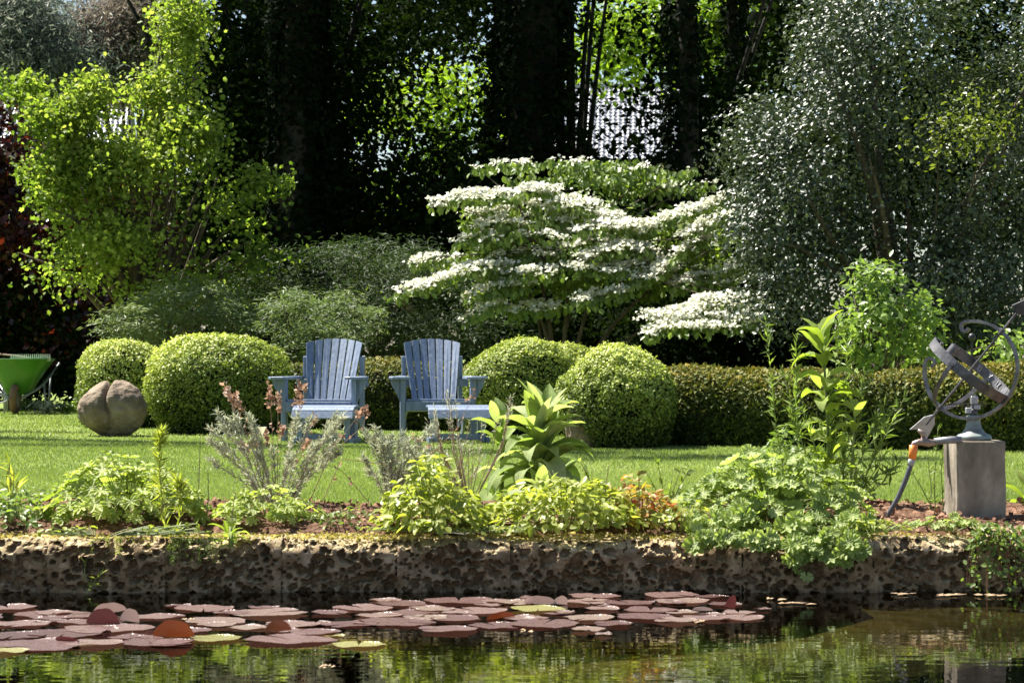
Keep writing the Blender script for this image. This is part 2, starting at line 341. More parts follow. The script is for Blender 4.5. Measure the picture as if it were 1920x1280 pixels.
M_['padmaroon'] = pad_mat('maroon_lily_leaf', [(.05, .016, .016), (.10, .035, .032), (.15, .07, .065)], .15, (1.3, .6, .5))
M_['padsilver'] = pad_mat('silver_lily_leaf', [(.34, .28, .27), (.48, .42, .40), (.58, .53, .49)], .1)

# ---------------------------------------------------------------- setting
def grid_sheet(name, x0, x1, y0, y1, nx, ny, fz, mat, smooth=True):
    xs, ys = np.linspace(x0, x1, nx), np.linspace(y0, y1, ny)
    X, Y = np.meshgrid(xs, ys); Z = fz(X, Y)
    v = np.stack([X, Y, Z], -1).reshape(-1, 3)
    f = [(j * nx + i, j * nx + i + 1, (j + 1) * nx + i + 1, (j + 1) * nx + i) for j in range(ny - 1) for i in range(nx - 1)]
    mb = MB(); mb.add(v, f); o = child(name, mb.mesh(name, smooth), mat); o['kind'] = 'structure'; return o
WALL_Y = 10.1
flat = lambda z: (lambda X, Y: np.full_like(X, z))
lawn = grid_sheet('lawn', -300, 300, 11.3, 700, 2, 2, flat(GZ), M_['lawn'])
grid_sheet('pond_floor', -30, 30, -12, 11.2, 2, 2, flat(-.55), M_['mud'])
water = grid_sheet('pond_water', -30, 30, -12, WALL_Y + .06, 2, 2, flat(0), M_['water'])
def bedz(X, Y):
    p = np.stack([X, Y, X * 0], -1).reshape(-1, 3)
    n = .018 * wav(p, 9, 5) + .010 * wav(p, 28, 6) + .006 * wav(p, 70, 8)
    y = p[:, 1]; edge = 12.05 + .12 * np.sin(p[:, 0] * 1.7) + .06 * np.sin(p[:, 0] * 4.1)
    z = GZ + .015 + n + .02 * np.sin((y - 10.2) / 1.9 * 3.14)
    z = z - .05 * np.clip((WALL_Y + .36 - y) / .12, 0, 1); z = np.where(y > edge, GZ - .05, z); return z.reshape(X.shape)
grid_sheet('flower_bed', -4.4, 4.4, WALL_Y + .22, 12.4, 360, 90, bedz, M_['soil'], False)
# bark mulch and crumbs lying on the bed
n = 5200; x = rng.uniform(-3.2, 3.2, n); y = WALL_Y + .30 + 1.5 * rng.random(n) ** 1.2
z = bedz(x, y) + .006
nn = rng.normal(size=(n, 3)) * .6 + [0, 0, 1]
o = child('bark_mulch', cloud('bark_mulch', np.stack([x, y, z], 1), nn, rng.uniform(.012, .035, n), 'wide'), M_['chip'])
props(o, 'reddish brown bark mulch scattered over the soil behind the wall', 'mulch', kind='stuff')
# grass blades
def blades(n, y0, y1, h, w):
    y = np.sqrt(rng.uniform(y0 ** 2, y1 ** 2, n)); x = rng.uniform(-1, 1, n) * (y * .25 + .5)
    e = 12.0 + .12 * np.sin(x * 1.7) + .06 * np.sin(x * 4.1); y = np.maximum(y, e + rng.uniform(-.12, .3, n))
    b = np.stack([x, y, np.full(n, GZ)], 1); a = rng.uniform(0, 6.28, n)
    s = np.stack([np.cos(a), np.sin(a), a * 0], 1) * (w * rng.uniform(.7, 1.3, n))[:, None]
    hh = h * rng.uniform(.5, 1.25, n) * (1 + .25 * wav(b, 2.5, 3))
    t = b + np.stack([rng.normal(0, .4, n) * hh, rng.normal(0, .4, n) * hh, hh], 1)
    r = np.clip(.5 + .22 * wav(b, 1.2, 9) + rng.normal(0, .2, n), 0, 1)
    return np.stack([b - s, b + s, t], 1), r
parts = [blades(200000, 11.9, 15.5, .020, .0020), blades(160000, 15.5, 22, .022, .0032), blades(80000, 22, 33, .025, .006)]
V = np.concatenate([p[0] for p in parts]); rr = np.concatenate([p[1] for p in parts]); N_ = len(V)
me = bpy.data.meshes.new('lawn_grass'); me.vertices.add(N_ * 3); me.vertices.foreach_set('co', V.astype(np.float32).ravel())
me.loops.add(N_ * 3); me.loops.foreach_set('vertex_index', np.arange(N_ * 3, dtype=np.int32))
me.polygons.add(N_); me.polygons.foreach_set('loop_start', np.arange(0, N_ * 3, 3, dtype=np.int32))
at = me.attributes.new('rnd', 'FLOAT', 'POINT'); at.data.foreach_set('value', np.repeat(rr, 3).astype(np.float32)); me.update(calc_edges=True)
props(child('lawn_grass', me, M_['blade']), 'short mown green grass blades of the lawn', 'grass', kind='stuff')

# submerged pale ledge under the water at the foot of the wall
def wp(px, py, z): d = gd(py, z); return np.array([(px - 960) / F * d, d, z])
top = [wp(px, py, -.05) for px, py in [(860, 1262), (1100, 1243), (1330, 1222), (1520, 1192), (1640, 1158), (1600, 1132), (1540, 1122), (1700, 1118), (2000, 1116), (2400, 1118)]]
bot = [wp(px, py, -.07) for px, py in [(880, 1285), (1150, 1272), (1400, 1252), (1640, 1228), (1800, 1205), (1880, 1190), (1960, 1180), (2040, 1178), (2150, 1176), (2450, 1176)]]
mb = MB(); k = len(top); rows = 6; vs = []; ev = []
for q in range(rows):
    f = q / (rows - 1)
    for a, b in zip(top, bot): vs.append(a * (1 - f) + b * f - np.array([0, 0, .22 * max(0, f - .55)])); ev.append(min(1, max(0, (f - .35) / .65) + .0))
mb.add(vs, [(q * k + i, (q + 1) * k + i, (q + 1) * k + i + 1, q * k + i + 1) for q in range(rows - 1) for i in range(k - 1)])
me = mb.mesh('pond_ledge', True); at = me.attributes.new('absorb_fade', 'FLOAT', 'POINT'); at.data.foreach_set('value', ev)  # near edge darkened in colour, standing in for light absorbed by the water
lm = M_['ledge']; N, L = lm.node_tree.nodes, lm.node_tree.links; p = N['Principled BSDF']; src = p.inputs['Base Color'].links[0].from_socket
aa = N.new('ShaderNodeAttribute'); aa.attribute_name = 'absorb_fade'; nz = N.new('ShaderNodeTexNoise'); nz.inputs['Scale'].default_value = 3.5; nz.inputs['Detail'].default_value = 6
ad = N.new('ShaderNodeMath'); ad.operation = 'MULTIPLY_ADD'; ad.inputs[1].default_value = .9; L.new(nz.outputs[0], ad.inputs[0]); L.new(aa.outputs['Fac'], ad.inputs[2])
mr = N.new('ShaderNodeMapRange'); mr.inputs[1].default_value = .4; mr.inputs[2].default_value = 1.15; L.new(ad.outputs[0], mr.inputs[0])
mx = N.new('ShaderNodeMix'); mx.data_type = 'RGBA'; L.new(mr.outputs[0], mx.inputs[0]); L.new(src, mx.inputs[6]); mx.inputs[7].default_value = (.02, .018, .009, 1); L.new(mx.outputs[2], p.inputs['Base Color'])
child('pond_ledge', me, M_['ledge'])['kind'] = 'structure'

# ---------------------------------------------------------------- stone wall, block by block
def block_mesh(L, H, D, seed):
    """porous block: front and top are fine grids, pits cut into the front"""
    r = np.random.default_rng(seed)
    nx, nz, ny = int(L / .0048), 58, 22
    xs = np.linspace(0, L, nx)
    # profile running down the front then over the top
    prof = [(0.0, z) for z in np.linspace(-.12, H, nz)] + [(y, H) for y in np.linspace(0, D, ny)[1:]]
    prof = np.array(prof); m = len(prof)
    X = np.repeat(xs[None], m, 0); Y = np.repeat(prof[:, 0:1], nx, 1); Z = np.repeat(prof[:, 1:2], nx, 1)
    fpts = np.stack([r.uniform(-.02, L + .02, 640), r.uniform(-.14, H + .02, 640)], 1)
    rad = r.uniform(.003, .015, 640) * (r.random(640) < .85)
    rad *= np.clip(.45 + .9 * np.sin(fpts[:, 0] / L * 3.14) + .3 * r.normal(size=640), .0, 1.25)   # few pits near the joints
    q = np.stack([X[:nz].ravel(), Z[:nz].ravel()], 1)
    pj = np.stack([q[:, 0], q[:, 1], q[:, 0] * 0], 1); jit = np.stack([wav(pj, 60, seed + 1), wav(pj, 60, seed + 2)], 1) * .004
    q = q + jit
    dd = np.sqrt(((q[:, None, 0] - fpts[None, :, 0]) / 1.25) ** 2 + (q[:, None, 1] - fpts[None, :, 1]) ** 2)
    dep = np.clip((rad[None] - dd) / .005, 0, 1) * (rad[None] * 2.6 + .008)
    dep = dep.max(1).reshape(nz, nx)
    P3 = np.stack([X, Y, Z], -1).reshape(-1, 3)
    big = (.020 * wav(P3, 11, seed + 3) + .014 * wav(P3, 34, seed + 4)).reshape(m, nx)
    fine = (.004 * wav(P3, 120, seed + 5)).reshape(m, nx)
    endr = .006 * (np.exp(-X / .008) + np.exp(-(L - X) / .008))      # rounded ends leave a recessed joint
    Y[:nz] += dep + big[:nz] + fine[:nz] + endr[:nz]
    topw = np.clip((Z - (H - .062)) / .062, 0, 1)
    Y[:nz] += topw[:nz] ** 2 * (.070 + .050 * wav(P3[:nz * nx], 20, seed + 11).reshape(nz, nx)).clip(.006, .14)                                  # worn arris
    Y[nz:] += Y[nz - 1] * np.linspace(1, 0, m - nz)[:, None]
    Z[nz:] += (.010 * wav(P3, 16, seed + 6) + .006 * wav(P3, 60, seed + 7)).reshape(m, nx)[nz:]
    Z[nz - 6:nz] += (.010 * wav(P3, 16, seed + 6)).reshape(m, nx)[nz - 6:nz] * np.linspace(0, 1, 6)[:, None]
    Z[nz:] -= endr[nz:] * .6
    v = np.stack([X, Y, Z], -1).reshape(-1, 3)
    f = [(j * nx + i, j * nx + i + 1, (j + 1) * nx + i + 1, (j + 1) * nx + i) for j in range(m - 1) for i in range(nx - 1)]
    mb = MB(); mb.add(v, f); return mb.mesh('stone_block', False)
wall = thing('stone_wall', 'low pond edging wall of porous pitted stone blocks with mossy tops', 'wall', (0, WALL_Y, 0))
joints = [-560, -340, -120, 88, 303, 520, 744, 950, 1168, 1384, 1640, 1830]
for i in range(len(joints) - 1):
    x0, x1 = (joints[i] - 960) / F * WALL_Y, (joints[i + 1] - 960) / F * WALL_Y
    me = block_mesh(x1 - x0 + .012, .222 + random.uniform(-.006, .012), .30, 100 + i * 17)
    M = Matrix.Translation((x0 + .002, random.uniform(-.015, .012), 0)) @ Matrix.Rotation(random.uniform(-.01, .01), 4, 'Z')
    if i == len(joints) - 2: M = Matrix.Translation((x0 + .002, .01, 0)) @ Matrix.Rotation(.10, 4, 'Z')
    child('stone_block', me, M_['stone'], wall, M)
for i, (a, b, dz) in enumerate([(1835, 2080, .03), (2085, 2330, .02), (2335, 2560, .0)]):
    x0, x1 = (a - 960) / F * WALL_Y, (b - 960) / F * WALL_Y
    child('stone_block', block_mesh(x1 - x0, .235 + dz, .32, 900 + i * 13), M_['stone'], wall, Matrix.Translation((x0, .03, 0)))
# soil behind the wall down into the water
n = 9000; x = rng.uniform(-3.4, 3.4, n); y = rng.beta(1.3, 1.3, n) * .27 + .02; pp = np.stack([x, y, x * 0], 1); k = wav(pp, 9, 21) + .5 * rng.normal(size=n) > -.1
pp[:, 2] = .228 + .004 * rng.random(n); pp = pp[k]
child('moss', cloud('moss', pp, rng.normal(size=pp.shape) * .6 + [0, 0, 1], .016 * rng.uniform(.5, 1.5, len(pp)), 'wide'), M_['moss'], wall, kind='stuff')
mb = MB(); mb.box((0, .35, -.16), (8.6, .3, .74)); child('backing', mb.mesh('backing'), M_['soil'], wall)

# ---------------------------------------------------------------- trees and shrubs
def blob_cloud(blobs, n, clump, flat=1.0, shell=.55, per=60, seed=1, gaps=0, gthr=-.42):
    """leaf points in clumps through a set of ellipsoids (centre, radii): returns points, outward normals"""
    r = np.random.default_rng(seed)
    vol = np.array([b[1][0] * b[1][2] * (b[2] if len(b) > 2 else 1) for b in blobs]); vol = vol / vol.sum()
    pos, out, cen = [], [], []
    for (c, rad, *_), w in zip(blobs, vol):
        m = max(3, int(n * w / per)); d = unit(r.normal(size=(m, 3)))
        rr = (shell + (1 - shell) * r.random(m) ** .7) * (1 + .18 * wav(d * 3, 1.5, seed + 5))
        cc = np.asarray(c) + d * rr[:, None] * np.asarray(rad)
        k = max(1, int(n * w / m))
        pp = np.repeat(cc, k, 0) + r.normal(size=(m * k, 3)) * clump * np.array([1, 1, flat]) * np.repeat(r.uniform(.6, 1.4, m), k)[:, None]
        pos.append(pp); out.append(np.repeat(d, k, 0)); cen.append(cc)
    pos = np.concatenate(pos); out = np.concatenate(out); cen = np.concatenate(cen)
    k = pos[:, 2] > GZ + .03
    if gaps: k &= wav(pos, gaps, seed + 9) + .45 * r.normal(size=len(pos)) > gthr   # openings between the boughs
    return pos[k], out[k], cen
def PB(px, py, d, rx, ry, rd, w=1):   # blob given in photo pixels
    return (P(px, py, d), np.array([rx / F * d, rd, ry / F * d]), w)
def tree(name, label, cat, base, blobs, n, size, mat, clump=.25, templ='fold', up=.5, outw=.5, rand=.7, trunk=.15, limbs=16, bark='bark',
         flat=.8, group=None, shell=.5, seed=1, per=60, fork=.35, kind_crown='crown', gaps=0, gthr=-.42):
    base = np.array([base[0], base[1], GZ]); t = thing(name, label, cat, base, group=group)
    pos, out, cen = blob_cloud(blobs, n, clump, flat, shell, per, seed, gaps, gthr)
    nrm = out * outw + rng.normal(size=pos.shape) * rand + np.array([0, 0, up])
    rnd = np.clip(.5 + .25 * wav(pos, 1.3, seed) + rng.normal(0, .22, len(pos)), 0, 1)
    child(kind_crown, cloud(name, pos, nrm, size * rng.uniform(.6, 1.3, len(pos)), templ, None, rnd, base), M_[mat], t, kind='stuff')
    mb = MB(); top = max(b[0][2] for b in blobs); mid = np.mean([b[0] for b in blobs], axis=0)
    f0 = base + (mid - base) * fork; ctr = base * .5 + f0 * .5 + rng.normal(size=3) * [.1, .1, 0]
    main = bez(base - [0, 0, .1], ctr, f0, 8); mb.tube(main, np.linspace(trunk, trunk * .7, 8), 9)
    pick = cen[rng.choice(len(cen), min(limbs, len(cen)), replace=False)]
    for c in pick:
        c = np.asarray(c); k = rng.uniform(.3, 1)
        s = base + (f0 - base) * k
        mid2 = s * .55 + c * .45 + np.array([0, 0, .18 * np.linalg.norm(c - s)]) + rng.normal(size=3) * .12
        L_ = np.linalg.norm(c - s)
        mb.tube(bez(s, mid2, c, 7), np.linspace(trunk * .42, .006, 7), 6)
    child('trunk', mb.mesh('trunk', True, base), M_[bark], t); return t

# oak with fresh yellow-green leaves on the left
tree('oak_tree', 'fresh yellow-green leafed oak spreading above the round clipped bushes', 'tree', (-4.6, 29.5),
     [PB(335, 60, 29, 60, 110, .7), PB(290, 170, 28.6, 60, 50, .5), PB(250, 310, 28.2, 170, 80, .9, 1.2), PB(120, 230, 28, 90, 60, .7, 1.2), PB(350, 250, 28.5, 90, 70, .7), PB(110, 340, 28, 90, 80, .7),
      PB(400, 400, 28.4, 120, 90, .9, .55), PB(230, 440, 28, 150, 70, .8, .8), PB(485, 340, 28.6, 60, 40, .5, .6), PB(50, 165, 28.4, 50, 26, .4), PB(380, 520, 28.3, 140, 70, .7, .35), PB(170, 175, 28, 40, 50, .4), PB(120, 500, 28.2, 110, 90, .7, .3), PB(470, 480, 28.4, 90, 60, .6, .4), PB(300, 560, 28.2, 110, 50, .5, .3)],
     30000, .060, 'oak', .10, 'lobed', .6, .2, .8, .16, 60, per=15, seed=3, shell=.1, gaps=1.9, gthr=-.18)
tree('copper_beech', 'dark purple copper beech behind the yellow-green oak', 'tree', (-7.4, 35.2),
     [PB(20, 300, 34.4, 75, 100, .8), PB(40, 460, 34.4, 130, 140, 1.0), PB(210, 480, 34, 130, 130, .9), PB(-60, 560, 34.5, 120, 150, 1), PB(190, 610, 33.6, 130, 80, .7), PB(-100, 250, 34.5, 90, 130, .8)],
     24000, .10, 'copper', .22, 'wide', .5, .5, .7, .14, 22, seed=5, gaps=1.5)
tree('ash_tree', 'tall ash beyond the side of the lawn whose boughs overhang and shade strips of grass', 'tree', (-9.5, 25),
     [((-1.7, 20.3, 7.3), np.array([2.2, .45, .4])), ((-3.6, 21.4, 7.6), np.array([1.2, .35, .4]), .6), ((-8.7, 26.4, 7.3), np.array([.9, .35, .4]), .8), ((-7.3, 22.9, 7.2), np.array([.9, .22, .3]), .8), ((-6.0, 22.6, 7.8), np.array([1.0, .2, .3]), .4), ((-9.8, 25.2, 8.4), np.array([1.0, 1.0, 1.2]))],
     9000, .10, 'oak', .16, 'fold', .8, .2, .6, .16, 30, seed=17, shell=.2)
# pale feathery maples under the trees
tree('japanese_maple', 'low feathery pale green maple rising just behind the left clipped bushes', 'tree', (-4.3, 27.5),
     [PB(265, 610, 27, 80, 45, .6), PB(350, 570, 27.3, 90, 50, .6), PB(430, 590, 27.4, 60, 50, .5)], 9000, .075, 'maple', .10, 'narrow', 1.3, .3, .5, .05, 16, flat=.35, per=40, seed=8)
tree('japanese_maple', 'low feathery maple rising behind the chair next to the largest box bush', 'tree', (-2.4, 27),
     [PB(555, 590, 26.6, 70, 45, .5), PB(590, 640, 26.4, 70, 40, .4), PB(640, 600, 27, 70, 60, .5)], 8000, .075, 'maple', .10, 'narrow', 1.3, .3, .5, .05, 16, flat=.35, per=40, seed=9)
tree('weeping_maple', 'broad dark green weeping maple dome in the shade left of the white flowering shrub', 'tree', (-1.9, 29.6),
     [PB(620, 530, 29, 170, 75, 1.0), PB(770, 560, 29, 160, 90, 1.0), PB(720, 490, 29.4, 130, 50, .8), PB(480, 560, 29.4, 110, 70, .8), PB(860, 620, 28.6, 110, 60, .6), PB(720, 640, 28.4, 140, 60, .5)],
     26000, .085, 'mapledark', .14, 'narrow', 1.2, .3, .5, .08, 24, flat=.4, per=50, seed=10)
# holly on the right
tree('holly_tree', 'large glossy dark green holly towering behind the long clipped hedge', 'tree', (4.4, 26.5),
     [PB(1560, 330, 25.5, 190, 170, 1.2), PB(1700, 130, 26, 240, 190, 1.3), PB(1640, 520, 25.2, 200, 130, 1.1), PB(1480, 430, 25.4, 120, 120, .8), PB(1850, 300, 25.8, 170, 250, 1.2),
      PB(1830, 560, 25.6, 160, 140, 1.0), PB(1500, 580, 25.4, 130, 90, .8), PB(1580, 80, 26.4, 110, 130, .9), PB(1430, 260, 26, 80, 70, .6), PB(1980, 200, 26, 130, 260, 1)],
     120000, .050, 'holly', .13, 'oval', .6, .8, .6, .2, 16, seed=12, per=60, shell=.45, gaps=1.9, gthr=-.30)
tree('olive_bush', 'yellowish green loose foliage tuft in front of the glossy holly', 'shrub', (4.6, 26.9),
     [PB(1790, 240, 24.4, 90, 55, .4), PB(1860, 200, 24.5, 60, 60, .4), PB(1760, 270, 24.4, 50, 30, .3)], 850, .065, 'olive', .16, 'fold', .8, .3, .6, .03, 4, per=20, seed=13)
tree('bright_shrub', 'bright green leafy shrub in front of the holly, rising behind the sundial', 'shrub', (3.3, 22.2),
     [PB(1640, 540, 22.4, 50, 50, .4), PB(1635, 620, 22.2, 50, 65, .4), PB(1695, 590, 22.4, 50, 60, .4), PB(1720, 650, 22.4, 40, 40, .4), PB(1890, 660, 22.5, 50, 40, .3, .6)], 3600, .085, 'choisya', .07, 'fold', .7, .5, .6, .03, 18, per=16, seed=14, gaps=3)
# ivy-clad dark trunks and shade trees
def ivy_trunk(px, d, wpx, label, seed, lean=0, leaf=1.0):
    x = (px - 960) / F * d; w = wpx / F * d; b = np.array([x, d, GZ]); t = thing('ivy_clad_trunk', label, 'tree', b, group='tall ivy-clad trunks')
    mb = MB(); zs = np.linspace(-.1, 9.5, 16); pts = np.stack([lean * zs / 8 + .08 * np.sin(zs * .9 + seed), zs * 0 + .06 * np.cos(zs * 1.1), zs], 1)
    mb.tube(pts, np.linspace(w * .34, w * .22, 16), 12)
    for k in range(7):
        z = rng.uniform(7.2, 9); a = rng.uniform(0, 6.28); p0 = np.array([lean * z / 8, 0, z]); L_ = rng.uniform(1.0, 2.2)
        mb.tube(bez(p0, p0 + [math.cos(a) * L_ * .5, math.sin(a) * L_ * .5, .5], p0 + [math.cos(a) * L_, math.sin(a) * L_, .55], 6), np.linspace(.07, .015, 6), 6)
    child('trunk', mb.mesh('trunk', True), M_['darkbark'], t)
    n = int(13000 * leaf); z = rng.uniform(0, 9.3, n); a = rng.uniform(0, 6.28, n)
    rr = w * (.42 + .10 * rng.random(n) + .16 * wav(np.stack([np.cos(a), np.sin(a), z], 1), 2.2, seed))
    pos = np.stack([lean * z / 8 + rr * np.cos(a), rr * np.sin(a), z], 1); nr = np.stack([np.cos(a), np.sin(a), a * 0 + .5], 1) + rng.normal(size=(n, 3)) * .5
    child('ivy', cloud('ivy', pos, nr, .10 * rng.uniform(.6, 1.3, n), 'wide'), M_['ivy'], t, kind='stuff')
ivy_trunk(560, 33, 120, 'thick ivy-clad dark trunk standing behind the oak and the pale maples', 21)
ivy_trunk(985, 33.5, 150, 'thick ivy-clad dark trunk just left of the far tiled roof', 22, .1)
ivy_trunk(1285, 31.5, 60, 'slender dark trunk just right of the far tiled roof', 23, -.05, .35)
ivy_trunk(1382, 36, 42, 'thin dark trunk close beside the glossy holly', 24, 0, .25)
CAN = [((x, d, z), np.array([1.9, 1.6, 1.3]), .9) for x, d, z in [(-4.5, 35.5, 9.2), (-1.6, 36, 9.6), (1.2, 35.5, 9.4), (4.0, 36, 9.6), (6.8, 34, 9.2), (-7.2, 37, 9.4)]]   # crowns above the picture
DK = [('dark evergreen tree closing the gap behind the ivy-clad trunk and the oak', (-3.4, 36), [PB(520, 150, 35.5, 190, 260, 1.3), PB(600, 420, 35, 190, 170, 1.3), PB(440, 330, 34.5, 110, 240, 1.0)], 30000),
      ('dark shade tree between the two thick ivy-clad trunks', (-1.2, 37), [PB(770, 60, 36, 140, 80, 1.2), PB(700, 200, 36, 90, 110, 1.0), PB(820, 300, 36, 110, 90, 1.0), PB(740, 430, 35, 160, 90, 1.2), PB(880, 420, 35, 110, 110, 1.0), PB(640, 300, 35, 70, 160, .8)], 17000),
      ('dark shade tree behind the crown of the white flowering shrub', (.9, 35), [PB(985, 120, 34.6, 60, 240, .8), PB(960, 400, 33.5, 120, 130, 1.0), PB(1150, 400, 33, 170, 100, 1.0), PB(1120, 540, 31, 260, 120, 1.0)], 22000),
      ('dark shade tree with leafy boughs hanging before the far tiled roof', (2.2, 36), [PB(1260, 70, 34, 65, 90, .8), PB(1330, 200, 34, 110, 90, .9), PB(1230, 195, 33.6, 60, 24, .5), PB(1340, 330, 33, 130, 80, .9), PB(1055, 200, 33.4, 26, 80, .3), PB(1110, 15, 34, 90, 20, .6)], 7500),
      ('dark undergrowth bush at the back of the lawn beside the green wheelbarrow', (-6.2, 34.4), [PB(60, 620, 34, 170, 120, .7), PB(260, 670, 33.2, 160, 80, .7), PB(60, 710, 33.8, 170, 60, .5), PB(-80, 520, 34.5, 120, 180, .9)], 13000),
      ('dark undergrowth bush under the white flowering shrub', (1.2, 30), [PB(1100, 620, 29.2, 170, 60, .6), PB(1300, 640, 28, 130, 60, .6), PB(1380, 560, 28, 110, 100, .8), PB(1500, 640, 27.5, 150, 80, .8), PB(1750, 650, 27.5, 180, 80, .8)], 20000)]
for i, (lab, b, bl, n) in enumerate(DK):
    bl = bl + (CAN[:2] + CAN[5:] if i == 0 else [CAN[2]] if i == 2 else CAN[3:5] if i == 3 else []); n = n + {0: 9000, 2: 3500, 3: 7000}.get(i, 0)
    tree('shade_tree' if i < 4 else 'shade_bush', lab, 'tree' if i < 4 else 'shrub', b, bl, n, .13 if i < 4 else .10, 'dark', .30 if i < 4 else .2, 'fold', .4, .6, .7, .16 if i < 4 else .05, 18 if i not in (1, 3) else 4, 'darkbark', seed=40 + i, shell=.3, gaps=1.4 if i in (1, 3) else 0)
# sunlit trees further off, seen through the gaps
tree('sunlit_tree', 'sunlit yellow-green tree glimpsed between the dark trunks', 'tree', (-1.8, 46),
     [PB(760, 260, 45, 140, 130, 1.4), PB(880, 330, 45, 120, 110, 1.4), PB(720, 420, 44, 110, 80, 1.2), PB(840, 180, 45, 70, 60, 1)], 6500, .17, 'sunny', .30, 'fold', .6, .4, .7, .15, 4, seed=60, gaps=1.5)
tree('sunlit_tree', 'sunlit yellow-green tree rising above the far tiled roof ridge', 'tree', (5.6, 60),
     [PB(1150, 70, 59, 75, 75, 1.4), PB(1270, 60, 59, 90, 80, 1.4), PB(1390, 70, 59, 80, 120, 1.4), PB(1160, 115, 58, 60, 30, 1)], 9000, .20, 'sunny', .4, 'fold', .6, .4, .7, .12, 2, seed=61)
for i, (bx, d, bl, lab, m) in enumerate([(-12.5, 64, [(40, 90, 110, 100), (10, 10, 90, 50), (90, 150, 100, 50)], 'distant grey-green pine above the tiled roof ridge', 'pine'),
                                          (-10.3, 66, [(215, 70, 100, 70), (190, 150, 120, 50), (280, 20, 70, 60)], 'distant brownish pine beside the top of the oak', 'pinebrown')]):
    tree('pine_tree', lab, 'tree', (bx, d), [PB(a, b, d, c, e, 1.6) for a, b, c, e in bl], 26000, .24, m, .5, 'narrow', .3, .3, .9, .25, 14, seed=70 + i, flat=.5, shell=.2)
# woodland behind, one dark mass
bl = [PB(px, py, d, rx, ry, 2.5) for px, py, d, rx, ry in [(780, 30, 54, 150, 110), (680, 120, 54, 60, 120), (400, 480, 56, 150, 240), (520, 80, 55, 130, 300), (640, 520, 54, 190, 200), (960, 560, 56, 190, 170), (980, 60, 54, 60, 300), (1250, 520, 52, 190, 190), (1400, 330, 50, 110, 260), (1480, 60, 50, 100, 300), (1650, 300, 48, 190, 300), (1850, 150, 50, 190, 300), (2050, 350, 50, 190, 300), (-60, 560, 56, 190, 250), (150, 600, 56, 190, 250)]]
pos, out, _ = blob_cloud(bl, 60000, .5, .8, .2, 60, 99)
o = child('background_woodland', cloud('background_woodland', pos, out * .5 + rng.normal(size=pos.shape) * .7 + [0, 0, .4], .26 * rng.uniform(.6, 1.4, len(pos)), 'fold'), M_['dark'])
props(o, 'dark mass of woodland foliage filling the distance behind the garden trees', 'woodland', kind='stuff')

# clipped box bushes
def clipped(name, label, px, w, top, bot, dep, n, size, mat, seed, group, sq=2.4, hi=None):
    d = gd(bot); x = (px - 960) / F * d; rx = w / 2 / F * d; zt = 1 - (top - HZ) / F * d; H = zt - GZ
    base = np.array([x, d + dep * .75, GZ]); t = thing(name, label, 'shrub', base, group=group)
    r = np.random.default_rng(seed)
    dr = unit(r.normal(size=(n, 3))); dr[:, 2] = np.where(dr[:, 2] < -.8, -dr[:, 2], dr[:, 2])
    zc = H * .48; rz = H * .53
    e = (np.abs(dr) ** sq).sum(1) ** (-1 / sq)                         # superellipsoid: rounder shoulders
    s = dr * e[:, None]
    rad = 1 +   .085 * wav(dr * 3, 1.6, seed) + .04 * wav(dr * 10, 2.2, seed + 1) - .15 * r.random(n) ** 2 + .05 * r.random(n) * (r.random(n) < .12)
    s[:, 2] = np.where(s[:, 2] < 0, s[:, 2] * 1.15, s[:, 2]); pos = s * rad[:, None] * [rx, dep, rz] + [0, 0, zc]
    nr = dr + r.normal(size=(n, 3)) * .65 + [0, 0, .25]
    rn = np.clip(.36 + .40 * s[:, 2] + .2 * wav(pos, 4, seed) + r.normal(0, .18, n), 0, 1)  # lime new growth on top, but sunlit top and shaded foot are coloured in too
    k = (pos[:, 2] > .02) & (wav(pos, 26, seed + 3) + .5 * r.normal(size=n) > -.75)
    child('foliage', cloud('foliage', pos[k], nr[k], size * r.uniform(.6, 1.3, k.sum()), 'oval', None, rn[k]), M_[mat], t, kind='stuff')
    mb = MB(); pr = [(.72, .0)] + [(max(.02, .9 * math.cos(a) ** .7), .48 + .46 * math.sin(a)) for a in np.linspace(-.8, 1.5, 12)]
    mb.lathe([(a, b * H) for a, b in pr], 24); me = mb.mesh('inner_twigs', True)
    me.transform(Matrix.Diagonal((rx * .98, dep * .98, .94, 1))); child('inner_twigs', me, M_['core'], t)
    return t
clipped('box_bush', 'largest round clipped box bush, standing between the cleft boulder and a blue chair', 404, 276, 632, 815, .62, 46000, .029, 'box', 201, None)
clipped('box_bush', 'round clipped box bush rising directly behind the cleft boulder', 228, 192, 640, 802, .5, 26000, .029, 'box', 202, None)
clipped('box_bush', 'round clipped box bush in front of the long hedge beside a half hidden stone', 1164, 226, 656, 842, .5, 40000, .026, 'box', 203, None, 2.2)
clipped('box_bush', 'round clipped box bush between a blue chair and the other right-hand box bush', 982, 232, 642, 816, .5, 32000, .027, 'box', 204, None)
clipped('box_bush', 'small clipped box mound peeping up behind two larger box bushes', 1060, 150, 646, 802, .4, 14000, .029, 'box', 205, None)
